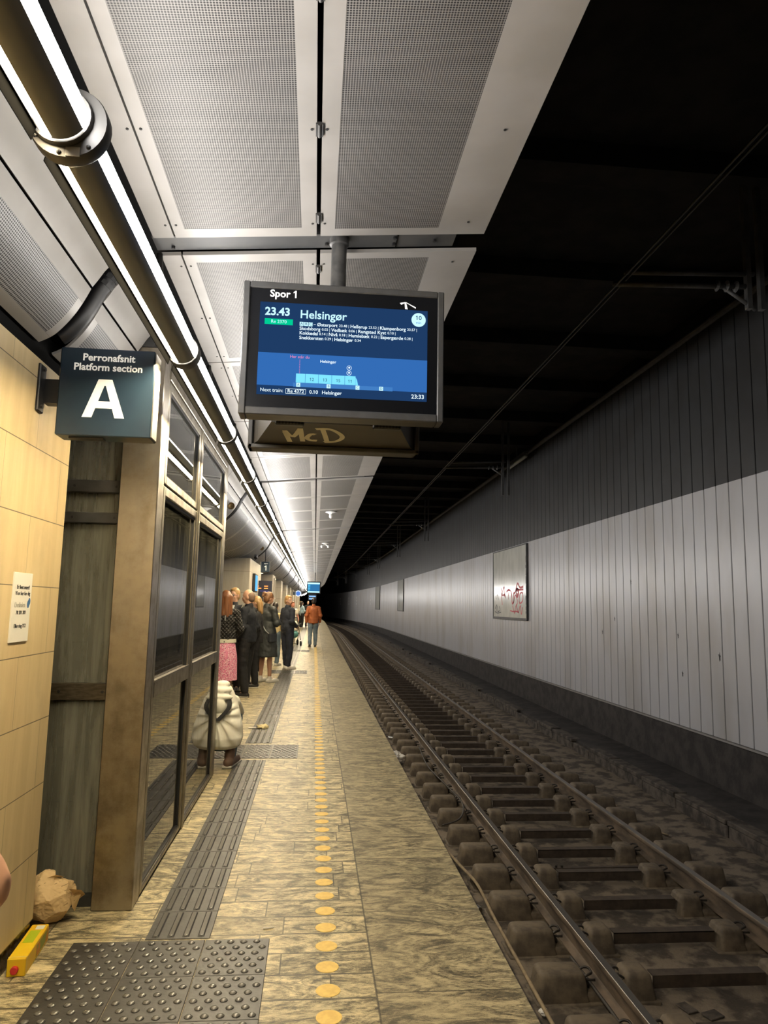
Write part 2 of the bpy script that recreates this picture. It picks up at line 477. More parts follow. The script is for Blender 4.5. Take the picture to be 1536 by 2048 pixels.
# tunnel wall across the track
XW = 5.72
def boards(z0, z1, m, name, y0=2.0, y1=140.0, pitch=.32, gap=.022, depth=.022):
    mb = MB(); y = y0
    while y < y1:
        near = y < 62
        L = pitch if near else pitch * 8
        a, b = y + gap / 2, y + L - gap / 2
        xa, xb = XW + xo(a), XW + xo(b); bev = .006
        vs = []
        for z in (z0, z1):
            vs += [(xa + depth, a, z), (xa + bev, a, z), (xa, a + bev, z), (xb, b - bev, z), (xb + bev, b, z), (xb + depth, b, z)]
        mb.add(vs, [(i, i + 1, i + 7, i + 6) for i in range(5)])
        y += L
    return struct(mb.build(name, m, recalc=False))
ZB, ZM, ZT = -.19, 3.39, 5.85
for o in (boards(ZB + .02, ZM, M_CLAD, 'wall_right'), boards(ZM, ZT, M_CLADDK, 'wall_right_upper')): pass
struct(MB().sweep([(XW + .02, ZB), (XW + .02, 6.4), (XW + .3, 6.4), (XW + .3, ZB)], stations(-3.5, Y_END), grade=False).build('wall_right_backing', M_VOID))
M_TRIM = mat('trim_metal', (.36, .34, .32), .4, .3)
struct(MB().sweep([(XW - .03, ZB - .012), (XW - .03, ZB + .012), (XW + .03, ZB + .012), (XW + .03, ZB - .012)], stations(-3.5, Y_END), grade=False).build('trim_2', M_TRIM))
struct(MB().sweep([(XW + .02, -1.4), (XW + .02, ZB), (XW + .3, ZB), (XW + .3, -1.4)], stations(-3.5, Y_END), grade=False).build('baseboard_right', M_CONC))
# service ledge along the wall and its curb of rough stones
ledge = MB().sweep([(5.06, -1.4), (5.06, -.895), (XW + .05, -.87), (XW + .05, -1.4)], stations(-3.5, Y_END)).build('trim_3', M_CONC); struct(ledge)
cb = MB(); y = -1.0
while y < 75:
    L = random.uniform(.75, 1.25)
    for k in (0,):
        j = random.uniform(-.012, .012)
        cb.rbox(4.985 + j + xo(y), 5.12 + xo(y), y + .008, y + L - .008, -1.2 + gz(y), -.945 + gz(y) + random.uniform(-.01, .006), .012, 1)
        if random.random() < .86: cb.rbox(4.965 + j + xo(y), 5.16 + xo(y), y + .012, y + L - .014, -.94 + gz(y), -.872 + gz(y) + random.uniform(-.012, .004), .010, 1)
    y += L
struct(cb.build('trim_4', M_CURB))
# tunnel ceiling and its cross ribs
tc = MB().sweep([(-7, 6.2), (6.2, 6.2), (6.2, 6.6), (-7, 6.6)], stations(-3.5, Y_END), grade=False)
for k in range(52):
    y = 1.525 + k * 2.4
    tc.box(-2 + xo(y), 6.0 + xo(y), y, y + .35, 5.95, 6.25)
struct(tc.build('ceiling', mat('tunnel_ceiling', (.018, .017, .016), .9, c2=(.01, .01, .01), ns=3, world=True, spec=.2)))
# black backing for the shaded void round the canopy, added to stop light leaks
CZ = lambda x: 3.21 + .086 * (x + .69)
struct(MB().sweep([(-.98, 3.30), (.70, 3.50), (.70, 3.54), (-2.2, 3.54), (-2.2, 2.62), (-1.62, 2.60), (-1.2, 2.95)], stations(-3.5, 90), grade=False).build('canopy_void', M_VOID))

# track bed
from mathutils import noise as mnoise
def bed_z(x, y):
    a = mnoise.noise((x * 2.1, y * 2.1, 0)) * .020 + mnoise.noise((x * 7, y * 7, 3)) * .012 + mnoise.noise((x * 19, y * 19, 9)) * .006
    return -1.12 + a + (.03 if x > 4.2 else 0) * min(1, (x - 4.2) * 2)
ys = []; y = -1.0
while y < Y_END:
    ys.append(y); y += .075 if y < 11 else (.22 if y < 26 else 2.0)
xs = [.80 + i * .075 for i in range(58)]
tb = MB()
for yy in ys:
    for x in xs: tb.v.append((x + xo(yy), yy, bed_z(x, yy) + gz(yy)))
n = len(xs)
for i in range(len(ys) - 1):
    for k in range(n - 1): tb.f.append((i * n + k, i * n + k + 1, (i + 1) * n + k + 1, (i + 1) * n + k))
struct(tb.build('track_floor', M_DIRT, smooth=True))

# ================================================================== CANOPY
JY = lambda k: 3.22 + 1.6 * k
def row_span(k):
    return JY(k) + (.08 if k % 4 == 0 else .008), JY(k + 1) - (.085 if (k + 1) % 4 == 0 else .008)
def flat_panel(x0, x1, L, field, hinge_x=None):
    """returns (frame MB, sheet MB) in local coordinates, x measured from the world axis, y from the panel's start"""
    fr = MB(); t = .018
    if field is None:
        fr.box(x0, x1, 0, L, 0, t)
    else:
        fx0, fx1, m = field
        for a, b, c, d in ((x0, fx0, 0, L), (fx1, x1, 0, L), (fx0, fx1, 0, m), (fx0, fx1, L - m, L)): fr.box(a, b, c, d, 0, t)
    fr.v = [(x, y, z + CZ(x)) for x, y, z in fr.v]
    sh = None
    if field:
        fx0, fx1, m = field
        sh = MB().add([(fx0, m, CZ(fx0) + .001), (fx1, m, CZ(fx1) + .001), (fx1, L - m, CZ(fx1) + .001), (fx0, L - m, CZ(fx0) + .001)], [(0, 1, 2, 3)])
        sh.box(fx0, fx1, m, L - m, .004, .006); sh.v[4:] = [(x, y, z + CZ(x)) for x, y, z in sh.v[4:]]
    return fr, sh
def curve_panel(prof, L, t=.012):
    mb = MB(); n = len(prof); P = [Vector((x, z)) for x, z in prof]; Q = []
    for i, p in enumerate(P):
        d = (P[min(i + 1, n - 1)] - P[max(i - 1, 0)]).normalized(); Q.append(p + Vector((d.y, -d.x)) * -t)
    ring = [(p.x, p.y) for p in P] + [(q.x, q.y) for q in reversed(Q)]
    vs = [(x, 0, z) for x, z in ring] + [(x, L, z) for x, z in ring]; m = len(ring)
    fs = [(k, (k + 1) % m, m + (k + 1) % m, m + k) for k in range(m)]
    for b in (0, m):
        for i in range(n - 1): fs.append((b + i, b + i + 1, b + m - 2 - i, b + m - 1 - i))
    return mb.add(vs, fs)
S_PROF = smoothpath([(-.93, 3.088), (-.965, 3.070), (-.995, 3.037), (-1.02, 2.996), (-1.045, 2.958)], 4)
B_TOP = [(-1.051, 2.946), (-1.066, 2.912), (-1.082, 2.878)]
B_FIELD = smoothpath([(-1.082, 2.878), (-1.11, 2.828), (-1.142, 2.782), (-1.18, 2.738), (-1.205, 2.718)], 4)
B_LOW = [(-1.205, 2.718), (-1.225, 2.706), (-1.25, 2.694)]
B_FAR = smoothpath([(-1.082, 2.878), (-1.11, 2.828), (-1.142, 2.782), (-1.19, 2.728), (-1.26, 2.662), (-1.36, 2.585), (-1.50, 2.515), (-1.66, 2.475), (-1.80, 2.462)], 4)
SCREW = MB().lathe([(.0055, -.003), (.0055, .002)], 8).build('screw', M_BLACK)
HINGE = MB().box(-.013, .013, -.035, .035, -.006, .004).tube([(0, -.035, -.006), (0, .035, -.006)], .006, 8).build('hinge', M_DKGREY)
protos = {}
DESC = {-2: 'overhead above the camera', -1: 'nearest whole row before the steel cross beam', 0: 'first row past the steel cross beam', 1: 'second row past the steel cross beam'}
PANELS = {
    'strip': ('narrow plain white ceiling strip beside the light tube', None, (-.785, -.693)),
    'left': ('white perforated ceiling panel left of the hinge gap', (-.635, -.115, .075), (-.685, -.048)),
    'right': ('white perforated ceiling panel with wide plain edge over the track side', (.035, .515, .06), (-.030, .745)),
}
K_LAST = 54
for key, (desc, field, (x0, x1)) in PANELS.items():
    shared = {}
    for k in range(-3, K_LAST):
        y0, y1 = row_span(k); L = y1 - y0
        lab = f'{desc}, {DESC[k]}' if k in DESC else f'{desc}, one of the far rows of the canopy'
        t = thing('ceiling_panel', lab, 'ceiling panel', (xo(y0), y0, 0), head(y0), None if k in DESC else 'far canopy panels, ' + key)
        t['kind'] = 'structure'
        kk = round(L, 3)
        if kk not in shared:
            fr, sh = flat_panel(x0, x1, L, field)
            shared[kk] = (fr.build('panel_frame', M_PANEL), sh.build('perforated_sheet', M_PERF, recalc=False) if sh else None)
            a, b = shared[kk]; a.parent = t
            if b: b.parent = t
        else:
            for s in shared[kk]:
                if s: c = s.copy(); col.objects.link(c); c.parent = t
        if k in (-1, 0, 1):
            sx = {'strip': [(x1 - .018)], 'left': [x0 + .02, x1 - .018], 'right': [x0 + .018, x1 - .10]}[key]
            for x in sx:
                for yy in (.11, L / 2, L - .11):
                    s = SCREW.copy(); col.objects.link(s); s.parent = t; s.location = (x, yy, CZ(x))
            if key == 'right':
                for yy in (.16, L * .5, L - .16):
                    s = HINGE.copy(); col.objects.link(s); s.parent = t; s.location = (-.039, yy, CZ(-.04))
bpy.data.objects.remove(HINGE)
# curved panels: S-curve and perforated belly
def belly(k, y0, y1, far, lab, grp):
    L = y1 - y0
    t = thing('curved_ceiling_panel', lab, 'ceiling panel', (xo(y0), y0, 0), head(y0), grp)
    t['kind'] = 'structure'
    key = ('b', far, round(L, 3))
    if key not in protos:
        parts = []
        parts.append(sharp(curve_panel(B_TOP, L).build('panel_rim', M_PANEL)))
        fp = B_FAR if far else B_FIELD
        m = .06
        mid = curve_panel(fp, L - 2 * m if not far else L - .12)
        mid.v = [(x, y + m, z) for x, y, z in mid.v]
        parts.append(sharp(mid.build('perforated_sheet', M_PERF2)))
        for yy in (0, L - m):
            e = curve_panel(fp, m); e.v = [(x, y + yy, z) for x, y, z in e.v]; parts.append(sharp(e.build('panel_rim', M_PANEL)))
        if not far: parts.append(sharp(curve_panel(B_LOW, L).build('panel_rim', M_PANEL)))
        for p in parts: p.parent = t
        protos[key] = parts
    else:
        for s in protos[key]: c = s.copy(); col.objects.link(c); c.parent = t
def scurve(k, y0, y1, lab, grp):
    L = y1 - y0
    t = thing('curved_ceiling_panel', lab, 'ceiling panel', (xo(y0), y0, 0), head(y0), grp)
    t['kind'] = 'structure'
    key = ('s', round(L, 3))
    if key not in protos:
        p = sharp(curve_panel(S_PROF, L).build('panel_sheet', M_PANEL)); p.parent = t; protos[key] = p
    else:
        c = protos[key].copy(); col.objects.link(c); c.parent = t
    if k in (-1, 0):
        for yy in (.12, L - .12):
            s = SCREW.copy(); col.objects.link(s); s.parent = t; s.location = (-1.037, yy, 2.967); s.rotation_euler = (0, R(55), 0)
for k in range(-3, K_LAST):
    y0, y1 = row_span(k)
    if k == 1: continue
    if k == 0: y1 = 3.955
    if k == 2: y0 = 7.0
    far = k >= 2
    if k == -1: la, lb, ga = 'plain white S-curved panel left of the light tube, before the black rib', 'white curved perforated panel above the stone wall, before the black rib', None
    elif k == 0: la, lb, ga = 'short plain S-curved panel between the black rib and the lift', 'short curved perforated panel just above the platform section sign', None
    elif k < 0: la, lb, ga = 'plain white S-curved panel left of the light tube overhead', 'white curved perforated panel above the stone wall overhead', 'curved panels overhead'
    else: la, lb, ga = 'plain white S-curved panel behind the lift along the light tubes', 'grey perforated belly panel of the canopy beyond the lift', 'curved panels beyond the lift'
    scurve(k, y0, y1, la, ga and ga + ', plain'); belly(k, y0, y1, far, lb, ga and ga + ', perforated')
bpy.data.objects.remove(SCREW)
# flat soffit behind the belly
struct(MB().sweep([(-4.6, 2.462), (-1.80, 2.462), (-1.80, 2.50), (-4.6, 2.50)], stations(7.0, 90), grade=False).build('ceiling_soffit', M_PANEL))
# black ribs and grey cross beams in the wide gaps
for i, k in enumerate(range(0, K_LAST, 4)):
    y = JY(k)
    lab = 'dark grey steel beam across the canopy gap above the departure screen' if i == 0 else 'dark beam in a wide gap of the far canopy'
    t = thing('cross_beam', lab, 'beam', (xo(y), y, 0), head(y), None if i == 0 else 'far cross beams')
    b = MB().box(-.80, .62, -.062, .066, .02, .15); b.v = [(x, yy, z + CZ(x)) for x, yy, z in b.v]; b.build('beam', M_BEAM, t)
    if i == 0:
        b = MB().box(.335, .341, -.064, .068, .018, .152); b.v = [(x, yy, z + CZ(x)) for x, yy, z in b.v]; b.build('splice_seam', M_VOID, t)
        for x, yy in ((.325, -.03), (.325, .03), (.52, .0), (-.72, .03), (.0, .02)):
            MB().lathe([(.009, -.012), (.009, .004)], 6).build('bolt', M_BLACK, t).location = (x, yy, CZ(x) + .02)
    lab = 'black curved rib between the curved panels left of the light tube' if i == 0 else 'black curved rib of the canopy beyond the lift'
    r = thing('canopy_rib', lab, 'rib', (xo(y), y, 0), head(y), None if i == 0 else 'far canopy ribs')
    path = [(x + .018, 0, z + .022) for x, z in S_PROF + (B_FIELD if i == 0 else B_FAR[:20])]
    path = [(-.80, 0, 3.135), (-.87, 0, 3.13)] + path
    MB().tube(path, .036, 10).build('rib_tube', M_BLACK, r, smooth=True)
    if i == 0:
        for q in (8, 12, 15):
            p = Vector(path[q]); d = (Vector(path[q + 1]) - p).normalized()
            MB().tube([p - d * .010, p + d * .010], .041, 10).build('rib_sleeve', M_BLACK, r)

# ================================================================== LIGHT TUBES
TX, TZ, TR = -.648, 2.72, .066
def arc(mb, a0, a1, r, L, n=14, y0=0):
    vs = []
    for y in (y0, y0 + L):
        for i in range(n + 1):
            t = R(a0 + (a1 - a0) * i / n); vs.append((r * math.sin(t), y, -r * math.cos(t)))
    return mb.add(vs, [(i, i + 1, n + 2 + i, n + 1 + i) for i in range(n)])
M_LEDL = strip_mat('lamp_strip_warm', (1.0, .82, .52), LAMP_WARM, .040, .15)
M_FILL_UP = strip_mat('fill_strip_upper', (1.0, .95, .88), FILL_UP, .040, .15)
M_LEDR = strip_mat('lamp_strip_cool', (1.0, .96, .92), LAMP_COOL, .040, .0)
t0 = thing('light_tube', 'x', 'light', (0, 0, 0))
LT = 1.6
arc(MB(), -12, 58, TR, LT - .08, 12, .040).build('housing', M_TUBE, t0, smooth=True, recalc=False)
arc(MB(), 150, 205, TR, LT - .08, 8, .040).build('back_shell', M_TUBE, t0, smooth=True, recalc=False)
arc(MB(), -100, -43, TR, LT - .08, 8, .040).build('side_shell', M_TUBE, t0, smooth=True, recalc=False)
MB().add([(-.0515, .04, -.040), (-.0515, LT - .04, -.040), (-.060, LT - .04, -.074), (-.060, .04, -.074), (-.0535, .04, -.040), (-.0535, LT - .04, -.040), (-.062, LT - .04, -.074), (-.062, .04, -.074)], [(0, 1, 2, 3), (7, 6, 5, 4), (3, 2, 6, 7), (0, 4, 5, 1), (0, 3, 7, 4), (1, 5, 6, 2)]).build('glare_lip', mat('lip_black', (.0012, .0012, .0012), 1, spec=0), t0)
arc(MB(), -43, -12, TR - .003, LT - .08, 8, .040).build('lamp_strip', M_LEDL, t0, smooth=True, recalc=False)['label'] = 'warm lit strip towards the wall'
arc(MB(), -155, -100, TR - .003, LT - .08, 8, .040).build('lamp_strip', M_FILL_UP, t0, smooth=True, recalc=False)['label'] = 'added unseen white strip lighting the curved panels'  # hidden on top of the tube, added to brighten the curved panels
arc(MB(), 58, 150, TR - .003, LT - .08, 12, .040).build('lamp_strip', M_LEDR, t0, smooth=True, recalc=False)['label'] = 'white lit strip towards the canopy'
cm = Matrix.Rotation(-PI / 2, 4, 'X')
co = MB().lathe([(.050, -.037), (.071, -.036), (.074, -.03), (.074, .03), (.071, .036), (.050, .037)], 24, cm).build('end_collar', M_COLLAR, t0); sharp(co)
hg = MB().tube([(-.05, 0, .05), (-.12, 0, .30), (-.14, 0, .48)], .014, 8).build('hanger', M_COLLAR, t0, smooth=True)
NT = 54
for i, k in enumerate(range(-3, NT)):
    t = t0 if i == 0 else copy_tree(t0)
    y = 1.68 + LT * k
    t.location = (TX + xo(y), y, TZ); t.rotation_euler = (0, 0, head(y))
    lab = {-1: 'nearest lit light tube, running out of the top left corner', 0: 'lit light tube between the big round collar and the departure screen',
           1: 'second lit light tube from the big round collar, beside the lift', 2: 'third lit light tube from the big round collar'}.get(k)
    if lab: tag(t, lab)
    else: tag(t, 'lit grey light tube in the long row along the canopy', group='light tubes in the row')
    if k == 0:
        fl_ = MB().lathe([(.055, -.018), (.092, -.016), (.095, -.01), (.095, .02), (.092, .026), (.055, .028)], 32, cm).build('round_flange', M_COLLAR, t); sharp(fl_); fl_.location = (.012, -.005, -.006)
        for a in (-60, -10, 40):
            MB().sphere((.012 + .083 * math.sin(R(a)), -.022, -.006 - .083 * math.cos(R(a))), .006, 8, 6).build('screw', M_BLACK, t)
        pl = MB().box(-.017, .017, -.001, .001, -.012, .012).build('rating_plate', mat('plate_grey', (.13, .125, .115), .4), t); pl.location = (.03, -.0235, -.085)

# ================================================================== LIFT
LX, LY0, LY1, LH = -.88, 3.965, 6.93, 2.985
lift = thing('lift', 'brushed steel and glass lift shaft standing beside the tactile strip', 'lift', (LX, LY0, 0))
def lp(mb, name, m, parent=None, label=None, sm=False):
    mb.v = [(x - LX, y - LY0, z) for x, y, z in mb.v]
    o = mb.build(name, m, parent or lift)
    if label: o['label'] = label
    if sm: sharp(o)
    return o
lp(MB().rbox(-1.085, LX, LY0, LY0 + .145, 0, LH, .004, 1), 'corner_post', M_STEEL)
lp(MB().rbox(-.94, LX, LY1 - .14, LY1, 0, LH, .004, 1), 'corner_post', M_STEEL2)
lp(MB().rbox(-2.75, -2.62, LY0, LY0 + .13, 0, LH, .004, 1), 'corner_post', M_STEEL2)
lp(MB().rbox(-2.75, -2.62, LY1 - .13, LY1, 0, LH, .004, 1), 'corner_post', M_STEEL2)
lp(MB().rbox(-.93, LX + .006, LY0 + .146, LY1 - .141, 2.845, LH, .004, 1), 'head_rail', M_STEEL2)
bay = ((LY0 + .146, 5.30), (5.36, LY1 - .141))
lp(MB().rbox(-.93, LX + .008, 5.30, 5.36, 0, 2.845, .005, 1).box(-.93, LX + .0095, 5.328, 5.332, .02, 2.84), 'mullion', M_STEEL2)
def leaf(a, b, z0, z1, st, name, glass, bot=None):
    f = MB()
    for q in ((a, a + st, z0, z1), (b - st, b, z0, z1), (a + st, b - st, z1 - st, z1), (a + st, b - st, z0, z0 + (bot or st))):
        f.rbox(-.925, LX, q[0], q[1], q[2], q[3], .005, 1)
    fo = lp(f, name, M_STEEL2)
    lp(MB().box(-.912, -.902, a + st - .01, b - st + .01, z0 + (bot or st) - .01, z1 - st + .01), 'glass_pane', glass, fo)
    g = MB()
    for q in ((a + st, a + st + .014, z0 + (bot or st), z1 - st), (b - st - .014, b - st, z0 + (bot or st), z1 - st), (a + st, b - st, z1 - st - .016, z1 - st), (a + st, b - st, z0 + (bot or st), z0 + (bot or st) + .010)):
        g.box(-.903, -.890, *q)
    lp(g, 'gasket', M_BLACK, fo)
    return fo
for a, b in bay:
    leaf(a + .006, b - .006, 2.235, 2.838, .05, 'clerestory_frame', M_GLASS_HI)
    d = leaf(a + .006, b - .006, .012, 2.225, .055, 'glazed_panel', M_GLASS, .03)
    lp(MB().rbox(-.915, LX + .004, a + .05, b - .05, 1.03, 1.125, .006, 1), 'mid_rail', M_STEEL2, d)
    lp(MB().box(-.90, LX + .006, a + .05, b - .05, 1.118, 1.128), 'rail_lip', M_RAILTOP, d)
# front panel facing the camera, partly behind the stone wall
M_GLASSF = pane('front_glass', (.52, .54, .47), .55, (.36, .36, .30), 1.6, haze=.55)  # besides dirt, diffuse haze added to stand in for pale reflected light
lp(MB().box(-2.62, -1.09, LY0 + .085, LY0 + .095, .06, 2.98), 'glass_pane', M_GLASSF)
M_BRONZE = mat('rail_bronze', (.13, .11, .08), .4, .7, c2=(.08, .066, .045), ns=20, stretch=(1, 1, 6))
for z0, z1 in ((1.035, 1.125), (1.985, 2.045), (2.155, 2.225)):
    r = lp(MB().rbox(-2.62, -1.09, LY0 + .055, LY0 + .10, z0, z1, .004, 1), 'cross_rail', M_BRONZE if z0 < 1.5 else M_DKGREY)
    for x in (-1.115, -1.34): lp(MB().tube([(x, LY0 + .052, (z0 + z1) / 2), (x, LY0 + .058, (z0 + z1) / 2)], .008, 8), 'screw', M_BLACK, r)
lp(MB().box(-2.62, -1.09, LY0 + .06, LY0 + .30, 0, .055), 'sill', M_DKGREY)
lp(MB().box(-1.094, -1.084, LY0 + .04, LY0 + .10, 0, 2.98), 'edge_trim', M_BLACK)
# inside: guide post, door frame of the cabin, back panes
lp(MB().box(-1.665, -1.545, 4.75, 4.90, .35, LH), 'guide_post', M_DKGREY)
lp(MB().box(-2.55, -1.0, 4.70, 4.80, 2.02, LH), 'inner_header', M_BLACK)
M_CABIN = mat('cabin_panel', (.42, .43, .37), .4, c2=(.34, .35, .29), ns=3, world=True)
lp(MB().box(-2.61, -.98, 6.80, 6.82, .0, 2.0), 'back_panel', M_CABIN)
lp(MB().box(-2.66, -2.64, LY0 + .13, LY1 - .13, 0, LH), 'side_panel', mat('shaft_panel', (.10, .10, .09), .5))
lp(MB().box(-2.62, -.945, LY0 + .11, LY1 - .02, 2.93, 2.97), 'roof', M_DKGREY)
lp(MB().box(-2.6, -.95, LY0 + .31, LY1 - .02, .004, .012), 'shaft_floor', M_DKGREY)
lp(MB().box(-1.86, -1.72, 5.6, 5.62, .5, 1.12), 'control_panel', M_STEEL)
cl_ = lp(MB().rbox(-2.2, -1.5, 5.5, 6.3, 2.895, 2.925, .004, 1), 'cabin_fill_light', emit_mat('cabin_fill_glow', (.95, 1.0, .85), 9.0))  # added lamp out of view, brightens the shaft behind the front glass
cl_['label'] = 'added fill light inside the lift shaft'
lp(MB().box(-1.80, -1.78, 5.585, 5.6, 1.10, 1.23), 'button_plate', M_DKGREY)
led = lp(MB().sphere((-1.79, 5.59, 1.205), .016, 10, 8), 'call_button', emit_mat('blue_led', (.05, .08, 1.0), 12)); led['label'] = 'small glowing blue button'
# dark box between lift top and canopy
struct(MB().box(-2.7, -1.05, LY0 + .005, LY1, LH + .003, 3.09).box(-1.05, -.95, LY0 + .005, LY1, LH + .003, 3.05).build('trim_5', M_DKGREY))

# ================================================================== SECTION SIGN
M_NAVY = mat('sign_navy', (.010, .022, .045), .28, c2=(.016, .036, .060), ns=3)
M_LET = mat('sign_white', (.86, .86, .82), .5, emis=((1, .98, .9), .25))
sg = thing('platform_sign', 'dark blue square sign reading Platform section A on the stone wall', 'sign', (-1.25, 3.26, 2.45))
def at(o, mb, name, m, parent=None, smooth=False):
    L = o.matrix_basis.translation
    mb.v = [(x - L.x, y - L.y, z - L.z) for x, y, z in mb.v]
    r = mb.build(name, m, parent or o)
    if smooth: sharp(r)
    return r
SX0, SX1, SZ0, SZ1, SYF = -1.172, -.760, 2.288, 2.692, 3.205
at(sg, MB().rbox(SX0, SX1, SYF, SYF + .115, SZ0, SZ1, .004, 1), 'sign_box', M_NAVY)
at(sg, MB().rbox(SX0 - .003, SX1 + .004, SYF + .006, SYF + .110, SZ0 + .004, SZ1 - .004, .003, 1), 'side_casing', mat('sign_casing', (.35, .33, .28), .3, .8))
at(sg, MB().box(SX0 + .05, SX0 + .20, SYF + .03, SYF + .07, SZ0 - .008, SZ0), 'bottom_slot', M_BLACK)
brk = at(sg, MB().rbox(-1.252, -1.238, 3.165, 3.235, 2.385, 2.600, .004, 1), 'wall_plate', M_BLACK)
at(sg, MB().box(-1.24, SX0 - .003, 3.225, 3.285, 2.435, 2.545), 'arm', M_BLACK)
for z in (2.41, 2.58):
    at(sg, MB().tube([(-1.240, 3.20, z), (-1.228, 3.20, z)], .009, 6), 'bolt', M_DKGREY, brk)
L = Vector((-1.25, 3.26, 2.45))
sc_ = (SX0 + SX1) / 2
def sgt(b, size, x, z, bold=0, sx=1.0): return text(b, size, M_LET, sg, Vector((x, SYF - .0006, z)) - L, align='CENTER', bold=bold, sx=sx)
sgt('Perronafsnit', .0455, sc_ + .004, 2.648, .022, 1.02)
sgt('Platform section', .0455, sc_ + .004, 2.603, .022, 1.0)
am = MB(); zz0, zz1, xx = 2.372, 2.548, sc_ - .004
zc = zz0 + .048
for poly in ([(-.094, zz0), (-.058, zz0), (-.016, zz1 - .0), (-.026, zz1), (-.032, zz1)], ):
    pass
Hh = zz1 - zz0
outer_l = [(-.092, 0), (-.050, 0), (-.0365, .043), (.0365, .043), (.050, 0), (.092, 0), (.030, Hh), (-.030, Hh)]
hole = [(-.0265, .075), (.0265, .075), (.003, Hh - .028), (-.003, Hh - .028)]
def pp(q): return (xx + q[0], SYF - .0025, zz0 + q[1])
o_, h_ = outer_l, hole
faces = [[o_[0], o_[1], o_[2], h_[0], h_[3], o_[7]], [o_[2], o_[3], h_[1], h_[0]], [o_[3], o_[4], o_[5], o_[6], h_[2], h_[1]], [h_[3], h_[2], o_[6], o_[7]]]
for f in faces: am.poly([pp(q) for q in f], .0022, (0, 1, 0))
at(sg, am, 'lettering', M_LET)

# help-line notice on the stone wall
M_CREAM = mat('notice_white', (.82, .80, .72), .45)
nt_ = thing('wall_notice', 'small white upright notice with a blue mark on the stone wall', 'notice', (-1.25, 3.19, 1.53))
at(nt_, MB().rbox(-1.252, -1.2445, 3.098, 3.290, 1.382, 1.674, .001, 1), 'board', M_CREAM)
M_INK = mat('ink_dark', (.03, .03, .03), .6); M_INKG = mat('ink_grey', (.42, .42, .36), .6)
rotL = (PI / 2, 0, PI / 2)
Ln = Vector((-1.25, 3.19, 1.53))
for b, sz, z, m_, dy in (('Er livet svært?', .0235, 1.612, M_INK, .003), ('Vi er her for dig', .0235, 1.586, M_INK, .003), ('Livslinien', .030, 1.537, M_INKG, -.018), ('70 201 201', .0225, 1.505, M_INK, -.002), ('Eller ring 112', .0225, 1.449, M_INK, -.002)):
    text(b, sz, m_, nt_, Vector((-1.2440, 3.194 + dy, z)) - Ln, rotL, align='CENTER', bold=.01)
h = MB(); 
for a, (cy, cz, ry, rz) in enumerate(((3.262, 1.541, .013, .017), (3.271, 1.552, .012, .016))):
    h.add([(-1.2438 + a * .0003, cy + ry * math.cos(t), cz + rz * math.sin(t)) for t in [2 * PI * i / 20 for i in range(20)]], [tuple(range(20))])
at(nt_, h, 'blue_mark', mat('ink_blue', (.05, .16, .36), .5))
for y, z in ((3.085, 1.575), (3.06, 1.42)):
    pass

# ================================================================== DEPARTURE SCREEN
ds = thing('departure_screen', 'large departure screen for Helsingør hanging from the canopy beam', 'screen', (.06, 3.20, 3.27))
D = lambda mb, name, m, parent=None, sm=False: at(ds, mb, name, m, parent, sm)
YF = 2.95
FX0, FX1, FZ0, FZ1 = -.348, .524, 2.352, 2.942
M_FRAME = mat('frame_grey', (.055, .055, .055), .42, c2=(.045, .045, .044), ns=20)
M_BEZ = mat('bezel_black', (.006, .0065, .008), .25, spec=.15)
fr = MB(); bz = .028
for q in ((FX0, FX0 + bz, FZ0, FZ1), (FX1 - bz, FX1, FZ0, FZ1), (FX0 + bz, FX1 - bz, FZ1 - bz, FZ1), (FX0 + bz, FX1 - bz, FZ0, FZ0 + bz + .006)):
    fr.rbox(q[0], q[1], YF, YF + .10, q[2], q[3], .004, 1)
D(fr, 'frame', M_FRAME)
D(MB().box(FX0 + bz - .003, FX1 - bz + .003, YF + .010, YF + .09, FZ0 + bz, FZ1 - bz + .002), 'bezel', M_BEZ)
D(MB().rbox(FX0 + .03, FX1 - .03, YF + .09, YF + .18, FZ0 + .04, FZ1 - .03, .02, 2), 'housing', M_DKGREY)
AX0, AX1, AZ0, AZ1 = -.276, .452, 2.442, 2.853
AW, AH = AX1 - AX0, AZ1 - AZ0
YS = YF + .009
scr = D(MB().box(AX0, AX1, YS - .0004, YS + .002, AZ0, AZ1), 'display', emit_mat('lcd_navy', (.012, .040, .115), .95))
LC = lambda n, c, s=1.0: emit_mat(n, c, s)
C_TXT = LC('lcd_pale', (.55, .88, 1.0), 1.0); C_CY = LC('lcd_cyan', (.20, .72, .95), .95); C_WH = LC('lcd_white', (.78, .93, 1.0), 1.0)
C_BAND = LC('lcd_blue', (.030, .135, .42), .95); C_BAR = LC('lcd_midblue', (.05, .19, .50), .95); C_GRN = LC('lcd_green', (.0, .55, .27), .95)
C_PINK = LC('lcd_pink', (.80, .24, .45), .95); C_DK = LC('lcd_dark', (.01, .05, .12), .9)
U = lambda u: AX0 + u * AW
V = lambda v: AZ1 - v * AH
Lds = Vector((.06, 3.20, 3.27))
def srect(u0, u1, v0, v1, m_, dy=.0008, name='screen_block'):
    return D(MB().box(U(u0), U(u1), YS - dy - .0003, YS - dy, V(v1), V(v0)), name, m_, scr)
def stx(b, cap, u, v, m_, bold=.012, align='LEFT', sx=1.0, dy=.0016):
    return text(b, cap / .727 * AH / 700, m_, scr, Vector((U(u), YS - dy, V(v))) - Lds, align=align, bold=bold, sx=sx, ext=.0001)
scr_l = scr
srect(0, 1, .55, .90, C_BAND)
stx('23.43', 60, .030, .105, C_TXT, .03)
srect(.030, .195, .18, .243, C_GRN); stx('Re 2370', 25, .1125, .2115, C_TXT, .0, 'CENTER')
stx('Helsingør', 64, .235, .12, C_TXT, .014)
